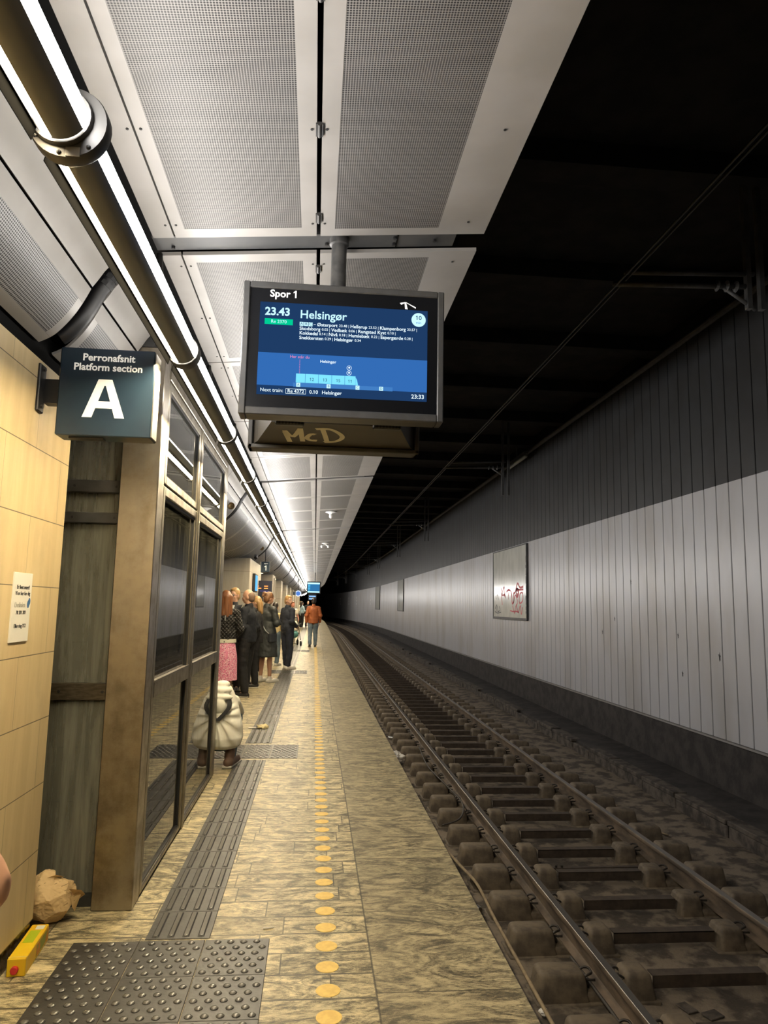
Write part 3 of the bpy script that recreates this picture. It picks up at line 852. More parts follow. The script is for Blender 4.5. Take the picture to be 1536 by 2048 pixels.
for i in range(3):
    srect(.235 + i * .0265, .258 + i * .0265, .200, .242, C_TXT); stx('ABC'[i], 22, .2465 + i * .0265, .221, C_DK, 0, 'CENTER', dy=.0022)
ln = [[('➜', 0), ('Østerport', 1), ('23.48 |', 0), ('Hellerup', 1), ('23.52 |', 0), ('Klampenborg', 1), ('23.57 |', 0)],
      [('Skodsborg', 1), ('0.02 |', 0), ('Vedbæk', 1), ('0.06 |', 0), ('Rungsted Kyst', 1), ('0.10 |', 0)],
      [('Kokkedal', 1), ('0.14 |', 0), ('Nivå', 1), ('0.18 |', 0), ('Humlebæk', 1), ('0.22 |', 0), ('Espergærde', 1), ('0.28 |', 0)],
      [('Snekkersten', 1), ('0.29 |', 0), ('Helsingør', 1), ('0.34', 0)]]
for i, l in enumerate(ln):
    u = .235 if i else .235 + .085
    if i == 0: l = l[1:]; srect(.318 - .0005, .330, .2195, .2235, C_WH); u = .338
    for b, big in l:
        o = stx(b, 26 if big else 20, u, .221 + i * .0505, C_WH, .014 if big else .006)
        bpy.context.view_layer.update()
        u += (max(v.co.x for v in o.data.vertices)) / AW + .008
def disc(u, v, r, m_, dy=.0008, n=32, name='screen_disc'):
    return D(MB().add([(U(u) + r * math.cos(2 * PI * i / n), YS - dy, V(v) + r * math.sin(2 * PI * i / n)) for i in range(n)], [tuple(range(n))]), name, m_, scr)
disc(.945, .105, .0315, C_TXT); stx('10', 34, .945, .085, C_DK, .01, 'CENTER'); stx('min', 20, .945, .137, C_BAR, 0, 'CENTER')
stx('Her står du', 22, .243, .583, C_PINK, 0, 'CENTER'); srect(.2415, .2465, .61, .765, C_PINK)
stx('Helsingør', 22, .41, .62, C_WH, .01, 'CENTER')
srect(.21, .795, .862, .905, C_BAR, .0012)
cars = [.224, .279, .356, .434, .511, .575]
for i in range(5):
    srect(cars[i] + .001, cars[i + 1] - .001, .762, .858, C_CY, .0012)
    if i: stx(('12', '13', '15', '11')[i - 1], 24, (cars[i] + cars[i + 1]) / 2, .82, C_DK, 0, 'CENTER')
D(MB().add([(U(.575), YS - .0014, V(.858)), (U(.590), YS - .0014, V(.858)), (U(.583), YS - .0014, V(.80)), (U(.575), YS - .0014, V(.775))], [(0, 1, 2, 3)]), 'train_nose', C_CY, scr)
for i, u in enumerate((.24, .417, .587, .727)):
    srect(u - .0115, u + .0115, .862, .905, C_TXT, .002); stx('ABCD'[i], 18, u, .884, C_DK, 0, 'CENTER', dy=.003)
for v in (.675, .730):
    disc(.535, v, .0105, C_WH, .002); disc(.535, v, .0088, C_BAND, .0024); disc(.535, v - .002, .004, C_WH, .0028)
stx('Next train:', 27, .020, .953, C_WH, .0)
for q in ((.168, .285, .927, .931), (.168, .285, .977, .981), (.168, .1695, .927, .981), (.2835, .285, .927, .981)): srect(*q, C_WH)
stx('Re 4372', 26, .2265, .954, C_WH, .01, 'CENTER'); stx('0.10', 27, .305, .954, C_WH, .01); stx('Helsingør', 27, .378, .954, C_WH, .01)
stx('23:33', 32, .985, .953, C_WH, .012, 'RIGHT')
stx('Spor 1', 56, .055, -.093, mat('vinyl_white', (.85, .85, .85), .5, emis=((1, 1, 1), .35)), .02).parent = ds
M_TAPE = MATS['vinyl_white']
ar = MB()
for pts in ([(.83, -.075), (.862, -.088), (.862, -.078), (.838, -.055)], [(.862, -.086), (.866, -.088), (.928, -.035), (.926, -.02)], [(.858, -.082), (.868, -.082), (.878, -.008), (.862, -.010)]):
    ar.add([(U(u), YF + .0092, V(v)) for u, v in pts], [tuple(range(len(pts)))])
D(ar, 'tape_arrow', M_TAPE)
# pole
D(MB().lathe([(.055, 3.235), (.055, 3.262), (.038, 3.268), (.038, 3.30)][::-1] if 0 else [(.036, 2.50), (.036, 3.255), (.046, 3.26), (.046, 3.29)], 24, Matrix.Translation((.06, 3.20, 0))), 'pole', M_POLE, None, True)
D(MB().box(-.02, .14, 3.10, 3.50, 2.52, 2.60), 'bracket', M_DKGREY)
# back-to-back partner screen seen from behind
bx0, bx1, bzb, bzt = -.362, .505, 2.338, 2.95
rim = MB()
for q in ((bx0, bx0 + .022, bzb, bzt), (bx1 - .022, bx1, bzb, bzt), (bx0, bx1, bzb, bzb + .022), (bx0, bx1, bzt - .022, bzt)): rim.rbox(q[0], q[1], 3.54, 3.64, q[2], q[3], .004, 1)
bk = D(rim, 'back_screen_frame', M_DKGREY)
tb_ = MB()
A_ = [(bx0 + .022, 3.565, bzb + .022), (bx1 - .022, 3.565, bzb + .022), (bx1 - .022, 3.565, bzt - .022), (bx0 + .022, 3.565, bzt - .022)]
B_ = [(bx0 + .05, 3.52, bzb + .03), (bx1 - .05, 3.52, bzb + .03), (bx1 - .05, 3.52, bzt - .04), (bx0 + .05, 3.52, bzt - .04)]
C_ = [(bx0 + .13, 3.30, bzb + .075), (bx1 - .13, 3.30, bzb + .075), (bx1 - .13, 3.30, bzt - .1), (bx0 + .13, 3.30, bzt - .1)]
tb_.add(A_ + B_ + C_, [(0, 1, 5, 4), (1, 2, 6, 5), (2, 3, 7, 6), (3, 0, 4, 7), (4, 5, 9, 8), (5, 6, 10, 9), (6, 7, 11, 10), (7, 4, 8, 11), (8, 9, 10, 11), (0, 3, 2, 1)])
hb = D(tb_, 'back_screen_housing', mat('housing_brown', (.055, .050, .042), .45))
gm = MB()
def HP(a, b):   # point on the sloping underside of the back housing
    P0, P1, P3 = Vector(B_[0]), Vector(B_[1]), Vector(C_[0])
    x = bx0 + .05 + (a - .055) * (bx1 - bx0 - .1); b = b * .92 - .10; up = (Vector((0, 3.30 - 3.52, .045)))
    q = Vector((x, 3.52, bzb + .03)) + up * b
    return q + Vector((0, -.0, -.0016)) + Vector((0, -.0004, 0))
def gstroke(pts, wd):
    P = smoothpath(pts, 5); n = len(P); Lh = []; Rh = []
    for i, p in enumerate(P):
        d = Vector(P[min(i + 1, n - 1)]) - Vector(P[max(i - 1, 0)]); d = d.normalized() if d.length else Vector((1, 0))
        Lh.append((p[0] - d.y * wd * .30, p[1] + d.x * wd)); Rh.append((p[0] + d.y * wd * .30, p[1] - d.x * wd))
    vs = [HP(*q) for q in Lh] + [HP(*q) for q in Rh]
    gm.add(vs, [(i, i + 1, n + i + 1, n + i) for i in range(n - 1)])
for pts in ([(.235, .72), (.245, .55), (.265, .15)], [(.235, .78), (.285, .45), (.335, .92)], [(.335, .92), (.342, .5), (.348, .2)], [(.43, .62), (.40, .62), (.375, .42), (.395, .30), (.44, .28)], [(.475, .90), (.49, .60), (.505, .24)], [(.43, .92), (.52, .93), (.585, .70), (.60, .48), (.56, .28), (.485, .22)]):
    gstroke(pts, .055)
D(gm, 'graffiti_tag', mat('tag_paint', (.92, .88, .70), .5), hb)
for x in (-.14, .30):
    vg = D(MB().rbox(x - .065, x + .065, 3.135, 3.17, 2.36, 2.385, .006, 1), 'vent', M_BLACK)
    for i in range(8): D(MB().box(x - .055 + i * .0145, x - .049 + i * .0145, 3.132, 3.136, 2.364, 2.381), 'vent_rib', M_DKGREY, vg)

# ================================================================== PLATFORM MARKINGS
# tactile guidance strip
gs = thing('guidance_strip', 'dark ribbed tactile strip running along the platform past the lift', 'tactile strip', (0, 0, 0))
def ribbed_tile(w=.296, l=.296):
    mb = MB().rbox(-w / 2, w / 2, -l / 2, l / 2, -.004, .003, .002, 1)
    for i in range(4):
        x = -.105 + i * .07
        for a, b in ((-.135, .135),):
            vs = []
            for s_, z in ((.016, .003), (.010, .008)):
                vs += [(x - s_, a + .016 - s_, z), (x + s_, a + .016 - s_, z), (x + s_, b - .016 + s_, z), (x - s_, b - .016 + s_, z)]
            mb.add(vs, [(0, 1, 5, 4), (1, 2, 6, 5), (2, 3, 7, 6), (3, 0, 4, 7), (4, 5, 6, 7)])
    return mb
STUD_Y = [(2.62, 3.62, -1.055, -.16), (7.62, 8.34, -1.0, -.13), (16.5, 17.3, -1.0, -.13), (23.8, 24.6, -1.0, -.13)]
tile = None; y = 3.785; placed = 0
far_mb = MB()
while y < 74:
    if not any(a - .1 < y < b + .1 for a, b, _, _ in STUD_Y):
        px, pz = -.59 + xo(y), gz(y) + .001
        if placed < 70:
            if tile is None: tile = ribbed_tile().build('ribbed_tile', M_TACT, gs); o = tile
            else: o = tile.copy(); col.objects.link(o)
            o.location = (px, y, pz); placed += 1
            if y < 12:
                rb = MB()
                for i in range(4):
                    x = -.105 + i * .07
                    rb.box(x - .0085, x + .0085, -.128, .128, .0082, .0088)
                    rb.sphere((x, -.126, .0075), (.010, .010, .003), 8, 4)
                e = rb.build('bar_top', M_STUD if y < 9 else M_STUD, o)
        else:
            far_mb.box(px - .148, px + .148, y - .148, y + .148, pz - .004, pz + .004)
    y += .30
fo = far_mb.build('ribbed_tile_run', M_TACT, gs); fo['kind'] = 'stuff'
# studded warning fields
stud_me = None
def studded(w, l):
    mb = MB().rbox(-w / 2 + .0015, w / 2 - .0015, -l / 2 + .0015, l / 2 - .0015, -.004, .003, .002, 1)
    st = MB()
    for r_ in range(6):
        for c_ in range(5 if r_ % 2 == 0 else 4):
            x = -w / 2 + .03 + c_ * (w - .06) / 4 + (0 if r_ % 2 == 0 else (w - .06) / 8)
            yy = -l / 2 + .03 + r_ * (l - .06) / 5
            mb.lathe([(.0165, .002), (.0165, .0045), (.014, .0062)], 12, Matrix.Translation((x, yy, 0)))
            st.lathe([(.0138, .006), (.012, .0074), (.006, .0086), (.001, .009)], 12, Matrix.Translation((x, yy, 0)))
    return mb, st
for fi, (a, b, x0, x1) in enumerate(STUD_Y):
    lab = ['dark studded tactile field on the platform in the foreground', 'dark studded tactile field beside the squatting person', 'studded tactile field by the feet of the man in the navy sweater', 'farthest studded tactile field on the platform'][fi]
    t = thing('tactile_field', lab, 'tactile paving', (0, 0, 0))
    nx = 3; w_ = (x1 - x0) / nx; ny = max(2, round((b - a) / .335)); l_ = (b - a) / ny
    base = None
    for i in range(nx):
        for j in range(ny):
            if base is None:
                mb, st = studded(w_, l_); base = mb.build('studded_tile', M_TACT, t); top = sharp(st.build('stud_top', M_STUD, base)); o = base
            else: o = copy_tree(base)
            yy = b - (j + .5) * l_
            o.location = (x0 + (i + .5) * w_ + xo(yy), yy, .001 + gz(yy))
# yellow safety dots
sd = thing('safety_line', 'line of yellow round dots along the platform edge', 'safety line', (0, 0, 0))
dot = None; fm = MB()
for i in range(-1, 300):
    y = 2.957 + .1925 * i
    if i < 99:
        if dot is None: dot = MB().lathe([(.051, -.002), (.0505, .0012), (.048, .0018), (.001, .0018)], 28).build('dot', M_DOT, sd); o = dot
        else: o = dot.copy(); col.objects.link(o)
        o.location = (.104 - .0016 * max(0, y - 3), y, gz(y) + .0002)
    else: fm.lathe([(.051, -.002), (.0505, .0012), (.048, .0018)], 12, Matrix.Translation((.07 - .0006 * (y - 22) + xo(y), y, gz(y) + .0004)))
o = fm.build('far_dot_run', M_DOT, sd); o['kind'] = 'stuff'

# ================================================================== TRACK
RZ = -.885; RLX, RRX = 2.10, 3.66
RAIL = [(-.072, -.16), (.072, -.16), (.072, -.150), (.014, -.132), (.011, -.045), (.034, -.036), (.0355, -.010), (.030, -.001), (-.030, -.001), (-.0355, -.010), (-.034, -.036), (-.011, -.045), (-.014, -.132), (-.072, -.150)]
for nm, rx, lab in (('left', RLX, 'rusty rail of the track nearest to the platform'), ('right', RRX, 'rusty rail of the track nearest to the far tunnel wall')):
    t = thing('rail', lab, 'rail', (rx, 0, RZ))
    o = MB().sweep(RAIL, stations(-2, Y_END)).build('rail_profile', M_RAIL, t); sharp(o)
    o = MB().sweep([(-.027, -.001), (.027, -.001), (.024, .0012), (-.024, .0012)], stations(-2, Y_END)).build('running_surface', M_RAILTOP, t)
PS = .655
def hump(x0, x1, y0, y1, z0, z1, ins=.035):
    bm = bmesh.new(); bmesh.ops.create_cube(bm, size=1)
    for v in bm.verts:
        top = v.co.z > 0
        xx = x0 if v.co.x < 0 else x1; yy = y0 if v.co.y < 0 else y1
        cx_, cy_ = (x0 + x1) / 2, (y0 + y1) / 2
        if top: xx += (cx_ - xx) / abs(cx_ - xx) * ins; yy += (cy_ - yy) / abs(cy_ - yy) * ins
        v.co = Vector((xx, yy, z1 if top else z0))
    bmesh.ops.bevel(bm, geom=[e for e in bm.edges], offset=.032, segments=3, affect='EDGES', profile=.5)
    return bm
def block_mesh(flip):
    mb = MB(); s = -1 if flip else 1
    for a, b, z in ((-.50, -.115, .185), (.115, .36, .175)):
        x0, x1 = (a, b) if s > 0 else (-b, -a)
        mb.bm(hump(x0, x1, -.135, .135, -.03, z))
    x0, x1 = (-.45, .33) if s > 0 else (-.33, .45)
    mb.rbox(x0, x1, -.115, .115, -.03, .070, .012, 1)
    mb.rbox(x0 - .06 * 1, x1 + .04, -.145, .145, -.05, .012, .006, 1)
    return mb
blkL = sharp(block_mesh(False).build('sleeper_block', M_BLOCK), 50); blkR = sharp(block_mesh(True).build('sleeper_block', M_BLOCK), 50)
tie = MB().box(-.42, .42, -.045, -.037, .02, .105).box(-.42, .42, -.045, .045, .097, .105)
tie_o = tie.build('tie_bar', M_RUST)
def clip():
    pts = [(-.05, .03, .0), (-.055, .055, .02), (-.02, .065, .045), (.015, .045, .05), (.02, .0, .04), (-.01, -.04, .05), (-.045, -.05, .04), (-.055, -.03, .012), (.03, -.045, .012)]
    return MB().tube(smoothpath(pts, 4), .0085, 6).box(-.07, -.02, -.06, .06, -.03, .0)
clip_o = clip().build('rail_clip', M_CLIP, smooth=True)
zs = -1.118
first = True
for k in range(-4, 215):
    y = 5.30 + PS * k - .05 + (.012 * math.sin(k * 2.3))
    t = thing('twin_block_sleeper', 'dirt covered twin-block sleeper with iron tie bar under the rails', 'sleeper', ((RLX + RRX) / 2 + xo(y), y, zs + gz(y)), head(y) + random.uniform(-.006, .006), 'sleepers of the track')
    hx = (RRX - RLX) / 2
    for src, x in ((blkL, -hx), (blkR, hx), (tie_o, 0)):
        c = src.copy(); col.objects.link(c); c.parent = t; c.location = (x, 0, .03 if src is tie_o else 0)
    if y < 21:
        for rx, s_ in ((-hx, -1), (-hx, 1), (hx, -1), (hx, 1)):
            c = clip_o.copy(); col.objects.link(c); c.parent = t; c.location = (rx + s_ * .092, 0, .105); c.rotation_euler = (0, 0, PI if s_ > 0 else 0)
for o in (blkL, blkR, tie_o, clip_o): bpy.data.objects.remove(o)
# signal rod crossing between the rails
sr = thing('point_rod', 'dark flat rod crossing the track between two sleepers', 'rod', (2.9, 7.46, -1.02))
MB().box(-.72, .62, -.02, .02, -.035, -.015).build('rod', M_RUST, sr)
for i in range(5): MB().lathe([(.013, -.015), (.013, .004), (.006, .006)], 6).build('bolt', M_CLIP, sr).location = (-.55 + i * .06, 0, 0)
M_CABLE = mat('cable_dusty', (.34, .26, .15), .8, c2=(.24, .18, .11), ns=14)
cpts = [(1.55, 3.2), (1.555, 4.2), (1.565, 5.2), (1.578, 6.2), (1.59, 6.9), (1.545, 7.4), (1.49, 7.9), (1.40, 8.6)]
cab = MB().tube(smoothpath([(x, y, -1.0 + .012 * math.sin(y * 3)) for x, y in cpts], 8), .014, 8).build('cable', M_CABLE, smooth=True)
tag(cab, 'dusty tan cable lying along the platform edge beside the sleeper blocks', 'cable')
M_CABLE2 = mat('cable_dark', (.05, .042, .035), .6)
cpts = [(2.008, 3.3, -1.03), (2.003, 4.3, -1.028), (2.009, 4.9, -1.026), (2.006, 5.6, -1.03)]
tag(MB().tube(smoothpath(cpts, 8), .012, 8).build('cable', M_CABLE2, smooth=True), 'dark cable bending along the near rail in the foreground', 'cable')
cpts = [(1.56, 8.6, -.95), (1.80, 8.75, -.915), (1.96, 9.4, -.912), (1.92, 10.3, -.912), (1.85, 11.5, -.912), (1.93, 13.0, -.912)]
tag(MB().tube(smoothpath(cpts, 8), .010, 8).build('cable', M_CABLE2, smooth=True), 'thin dark cable looping over the sleeper blocks left of the near rail', 'cable')
cpts = [(4.3, 8.6), (4.15, 9.2), (4.22, 10.0), (4.05, 10.6), (4.1, 11.4)]
tag(MB().tube(smoothpath([(x, y, bed_z(x, y) + .03) for x, y in cpts], 8), .011, 8).build('cable', M_CABLE, smooth=True), 'loose dusty cable on the ground between far rail and wall', 'cable')
# litter
def can(loc, rz, lab, c, r=.033, l=.115):
    t = thing('drink_can', lab, 'can', loc, rz)
    m_ = mat('can_' + c[0], c[1], .25, .8)
    mx = Matrix.Rotation(PI / 2, 4, 'X')
    sharp(MB().lathe([(.024, -l / 2), (r, -l / 2 + .008), (r, l / 2 - .012), (.026, l / 2)], 18, mx).build('can_body', m_, t))
    MB().lathe([(.024, 0), (.025, .002)], 18, Matrix.Translation((0, -l / 2 - .001, 0)) @ mx).build('lid', M_RAILTOP, t)
can((1.50, 6.58, -1.06), .45, 'silver can with dark band lying against the platform edge', ('silver', (.6, .58, .55)))
can((1.62, 14.8, -1.06), 1.2, 'pale can lying beside the sleeper blocks further down the track', ('pale', (.75, .75, .72)))
def crumple(name, lab, cat, loc, r, m_, seed, flat=.5, sub=3):
    bm = bmesh.new(); bmesh.ops.create_icosphere(bm, subdivisions=sub, radius=1)
    for v in bm.verts:
        q = v.co * 1.7 + Vector((seed * 7.1, seed, 0)); d = 1 + .55 * mnoise.noise(q) + .3 * mnoise.noise(q * 2.7)
        v.co *= d; v.co = Vector((v.co.x * r[0], v.co.y * r[1], max(v.co.z, -.55) * r[2]))
    o = MB().bm(bm).build(name, m_); o.location = loc
    return tag(o, lab, cat)
M_PAPER = mat('paper_white', (.75, .72, .66), .7)
crumple('crumpled_wrapper', 'white crumpled wrapper caught between platform edge and sleeper block', 'litter', (1.50, 12.6, -.99), (.09, .15, .09), M_PAPER, 3)
crumple('crumpled_paper', 'scrap of white paper down in the gap near the camera', 'litter', (1.60, 5.0, -1.09), (.03, .04, .02), M_PAPER, 5, sub=2)
crumple('paper_napkin', 'pale crumpled napkin lying on the tactile strip', 'litter', (-.615, 9.42, .022), (.065, .07, .035), mat('napkin', (.78, .66, .36), .7), 8)
tag(MB().box(-.05, .05, -.03, .03, 0, .004).build('paper_scrap', M_PAPER), 'flat white paper scrap left of the napkin on the tactile strip', 'litter').location = (-.74, 9.4, .012)
tag(MB().tube([(0, 0, 0), (.05, .012, 0)], .004, 8).build('cigarette_butt', M_PAPER), 'cigarette butt on the slabs left of the yellow dots', 'litter').location = (-.20, 3.72, .005)
cp = MB()
for pts in ([(-.03, 0, 0), (0, .02, .006), (.03, .0, 0), (.02, -.03, 0), (-.02, -.025, 0)],): cp.poly(pts, .003, (0, 0, 1))
for i, (x, y, lab) in enumerate(((2.75, 4.95, 'flat broken tile piece on the ground between the rails'), (2.98, 4.75, 'square broken tile piece nearest to the camera between the rails'), (2.62, 5.05, 'small tile shard between the rails'))):
    o = MB().rbox(-.06, .06, -.045, .045, -.006, .006, .003, 1).build('tile_shard', M_CURB); o.location = (x, y, bed_z(x, y) + .008); o.rotation_euler = (.03, -.02, i * .8 + .3); tag(o, lab, 'rubble')

# ================================================================== FAR WALL FITTINGS
M_POST = mat('poster_grey', (.68, .68, .62), .16, c2=(.58, .58, .53), ns=3, stretch=(1, 1, .5))
M_RED = mat('spray_red', (.62, .06, .08), .5); M_SPB = mat('spray_black', (.04, .04, .04), .5)
for y0, y1, z0, z1, lab, first in ((18.9, 22.5, 1.33, 3.33, 'big grey poster board with red graffiti on the tunnel wall', 1), (46.2, 49.3, 1.36, 3.36, 'second poster board along the tunnel wall, with a light reflection', 0), (62.6, 66.2, 1.38, 3.36, 'third and farthest poster board on the tunnel wall', 0)):
    x = XW + xo((y0 + y1) / 2)
    t = thing('poster_board', lab, 'poster board', (x, (y0 + y1) / 2, z0), head((y0 + y1) / 2))
    w2 = (y1 - y0) / 2; h_ = z1 - z0
    MB().box(-.045, -.02, -w2, w2, 0, h_).build('poster', M_POST, t)
    f = MB()
    for q in ((-w2 - .05, -w2, -.06, h_ + .03), (w2, w2 + .02, -.06, h_ + .03), (-w2, w2, -.07, 0), (-w2, w2, h_, h_ + .03)): f.box(-.06, -.003, *q)
    f.build('board_frame', M_DKGREY, t)
    if first:
        g = MB(); W_ = y1 - y0
        def G(pts, wd, mb=g):     # u from the left edge as seen (far side) to the right, v up
            P = smoothpath([((1 - u) * W_ - w2, v * h_) for u, v in pts], 5)
            stroke(mb, P, wd, (-.046, 0, 0), (0, 1, 0), (0, 0, 1), (-1, 0, 0))
        for pts, wd in (([(.27, .44), (.28, .32), (.30, .18)], .05), ([(.29, .33), (.36, .45), (.38, .30)], .05), ([(.30, .32), (.38, .33), (.40, .28)], .05), ([(.43, .37), (.50, .40), (.56, .38)], .06), ([(.50, .38), (.49, .26)], .04), ([(.58, .38), (.60, .28), (.61, .20), (.66, .24), (.65, .34), (.70, .36), (.76, .48), (.83, .42), (.92, .43)], .06), ([(.70, .36), (.75, .41), (.80, .39), (.92, .39)], .05), ([(.73, .36), (.76, .30), (.79, .36), (.75, .40), (.73, .36)], .10), ([(.64, .20), (.70, .32), (.76, .22), (.72, .17)], .045), ([(.80, .22), (.83, .33), (.90, .34), (.90, .24), (.83, .20), (.80, .24)], .045), ([(.62, .17), (.68, .06), (.72, .17), (.78, .08), (.84, .17), (.86, .05), (.90, .15)], .04), ([(.55, .10), (.63, .085), (.72, .09), (.80, .07)], .035)):
            G(pts, wd)
        g.build('graffiti', M_RED, t, recalc=False)
        g2 = MB()
        for pts, wd in (([(.06, .12), (.12, .18), (.11, .07)], .04), ([(.14, .17), (.15, .08), (.20, .09)], .035), ([(.20, .16), (.23, .11), (.21, .08)], .035), ([(.05, .08), (.14, .055), (.26, .07)], .03), ([(.06, .33), (.10, .27), (.13, .34), (.18, .26)], .02)): G(pts, wd, g2)
        g2.build('graffiti', M_SPB, t, recalc=False)
        s2 = MB(); random.seed(3)
        for i in range(16):
            z = random.uniform(.1, h_ - .15); s2.rbox(-.062, -.042, -w2 - .03, -w2 + random.uniform(.0, .04), z, z + random.uniform(.04, .16), .008, 1)
        s2.build('peeled_edge', M_BLACK, t)
# station-name letters far along the wall
for y in (70.4, 84, 92, 101, 116):
    t = thing('wall_name_sign', 'small column of pale letters far along the tunnel wall', 'sign', (XW + xo(y) - .01, y, 2.1), head(y), 'far wall signs')
    for i in range(3): MB().box(-.012, 0, -.22, .22, -.36 + i * .36, -.16 + i * .36).build('letter', M_WHITE, t)
# marks and dents on the cladding
for i, (y, z, lab) in enumerate(((9.75, .95, 'largest black scuff star low on the pale cladding'), (10.8, .62, 'black scuff low on the cladding, left of the largest one'), (12.55, 2.1, 'small black hole high on the cladding'), (13.3, 1.42, 'black chip at mid height of the cladding'), (13.9, 1.15, 'black chip below the other mid-height chip'), (10.9, 1.2, 'black dent above the left low scuff'))):
    pts = []
    for k in range(11):
        a = 2 * PI * k / 11; r_ = (.035 if k % 2 else .017) * (1.4 if i == 0 else 1)
        pts.append((XW - .001, y + r_ * math.cos(a) * .7, z + r_ * math.sin(a) * 1.5))
    tag(MB().poly(pts, .0015, (-1, 0, 0)).build('scuff_mark', M_BLACK), lab, 'mark')
# pipe and unlit tube lamp at the wall's top
tag(MB().sweep([(XW - .10 + .05 * math.cos(a), 5.80 + .05 * math.sin(a)) for a in [2 * PI * i / 8 for i in range(8)]], stations(-2, 130), grade=False).build('pipe', M_DKGREY), 'long grey pipe along the top of the tunnel wall', 'pipe')
ul = thing('tube_lamp', 'unlit fluorescent tube lamp at the top of the tunnel wall', 'lamp', (XW - .35, 18.67, 5.55))
MB().tube([(0, -.8, 0), (0, .8, 0)], .05, 10).build('tube', mat('lamp_dull', (.35, .35, .30), .4), ul, smooth=True)
MB().box(-.05, .05, -.85, .85, .06, .12).build('holder', M_DKGREY, ul)
MB().box(-.02, .02, -.02, .02, .12, .398).build('drop_rod', M_DKGREY, ul)
# overhead wires and their brackets
def wy(x, z, ys_): return [(x + xo(y), y, z) for y in ys_]
for x, z, lab in ((2.88, 4.78, 'overhead contact wire, the lower left of the two parallel wires'), (3.0, 4.86, 'overhead wire, the upper right of the two parallel wires')):
    tag(MB().tube(wy(x, z, stations(-2, 130)), .011, 6).build('overhead_wire', M_WIRE, smooth=True), lab, 'wire')
for i, y in enumerate((6.5, 16.1, 28.1, 37.7, 49.7, 59.3, 71.3, 83.3, 92.9)):
    lab = 'nearest overhead wire bracket with two arms at the right edge' if i == 0 else ('second overhead wire bracket on a drop post above the dark cladding' if i == 1 else 'far overhead wire bracket on a drop post')
    t = thing('wire_bracket', lab, 'bracket', (xo(y), y, 0), head(y), None if i < 2 else 'far wire brackets')
    for dx in (4.28, 4.42): MB().box(dx - .025, dx + .025, -.03, .03, 4.2 if i else 4.62, 5.948).build('drop_post', M_DKGREY, t)
    MB().tube([(2.86, 0, 4.80), (4.25, 0, 4.86)], .028, 8).build('arm', M_DKGREY, t, smooth=True)
    MB().tube([(2.98, 0, 4.93), (4.35, 0, 5.0)], .026, 8).build('arm', M_DKGREY, t, smooth=True)
    MB().tube([(4.0, 0, 4.85), (4.35, 0, 4.62)], .02, 8).build('brace', M_DKGREY, t, smooth=True)
    for dx in (3.95, 4.05, 4.15): MB().lathe([(.028, -.02), (.06, 0), (.028, .02)], 12, Matrix.Translation((dx, 0, 4.853)) @ Matrix.Rotation(PI / 2, 4, 'Y')).build('insulator', M_DKGREY, t)

# ================================================================== NEAR THE WALL: BAG AND CARTON
M_BAG = mat('brown_paper', (.70, .51, .27), .7, c2=(.60, .43, .22), ns=5, bump=.25, bs=18)
random.seed(21)
def facets(n, lo, hi):
    out = []
    for i in range(n):
        z = 1 - 2 * (i + .5) / n; a = i * 2.39996; r_ = math.sqrt(1 - z * z)
        out.append(((Vector((r_ * math.cos(a), r_ * math.sin(a), z)) + Vector([random.uniform(-.12, .12) for _ in range(3)])).normalized(), random.uniform(lo, hi)))
    return out
big, small = facets(22, .84, 1.02), facets(90, .90, 1.0)
bm = bmesh.new(); bmesh.ops.create_icosphere(bm, subdivisions=6, radius=1)
for v in bm.verts:
    u = v.co.normalized()
    r_ = min(c / max(u.dot(n_), .05) for n_, c in big); r2 = min(c / max(u.dot(n_), .05) for n_, c in small)
    k = r_ * (.80 + .20 * r2) + .05 * abs(mnoise.noise(u * 4.5)) - .03 * abs(mnoise.noise(u * 9))
    p = u * k
    zt = p.z * .105
    v.co = Vector((p.x * .130 * (1.0 + .12 * p.z), p.y * .10, max(zt, -.098)))
    if u.z > .75 and u.x < 0: v.co.z += (u.z - .75) * .10
pb = MB().bm(bm).build('paper_bag', M_BAG); pb.location = (-1.258, 3.85, .112); pb.rotation_euler = (R(-6), R(12), R(22)); sharp(pb, 18)
g = N(M_BAG); s_ = g.sep(g.coord())
ln_ = g.math('LESS_THAN', g.math('FRACT', g.math('DIVIDE', g.math('ADD', g.math('MULTIPLY', s_[2], .9), g.math('MULTIPLY', s_[0], -.42)), .021)), .13)
ms_ = g.math('GREATER_THAN', g.noise(g.coord((22, 22, 9)), 1.0, 2), .60)
b_in = bsdf(M_BAG).inputs['Base Color']; src = b_in.links[0].from_socket
g.link(g.mix(g.math('MULTIPLY', g.math('MULTIPLY', ln_, ms_), .7), src, (.10, .06, .02)), b_in)
for pts in ([(.075, -.07, .06), (.135, -.055, .055), (.165, -.02, .03), (.150, .02, .0), (.12, .0, .02)], [(.09, -.075, .03), (.14, -.05, .035), (.135, -.03, -.045), (.112, -.06, -.02)], [(-.05, -.04, .09), (.0, -.06, .115), (.045, -.03, .105), (.02, .02, .085)]):
    MB().poly(pts, .0016, (.4, -.6, .6)).build('paper_flap', M_BAG, pb)
tag(pb, 'crumpled brown paper bag on the floor at the lift sill', 'bag')
pr = thing('juice_carton', 'yellow juice carton with red cap lying by the skirting', 'carton', (-1.205, 3.49, 0), R(4))
MY = mat('carton_yellow', (.92, .64, .02), .35, c2=(.88, .55, .02), ns=7)
g = N(MY)
MB().rbox(-.037, .037, -.165, .165, .001, .072, .003, 1).build('carton_body', MY, pr)
MB().box(-.0375, .0375, -.150, -.148, .003, .073).build('fold_seam', mat('carton_pale', (.85, .72, .35), .4), pr)
MB().box(-.024, .020, -.02, .10, .0722, .0727).build('green_print', mat('carton_green', (.48, .58, .02), .4), pr)
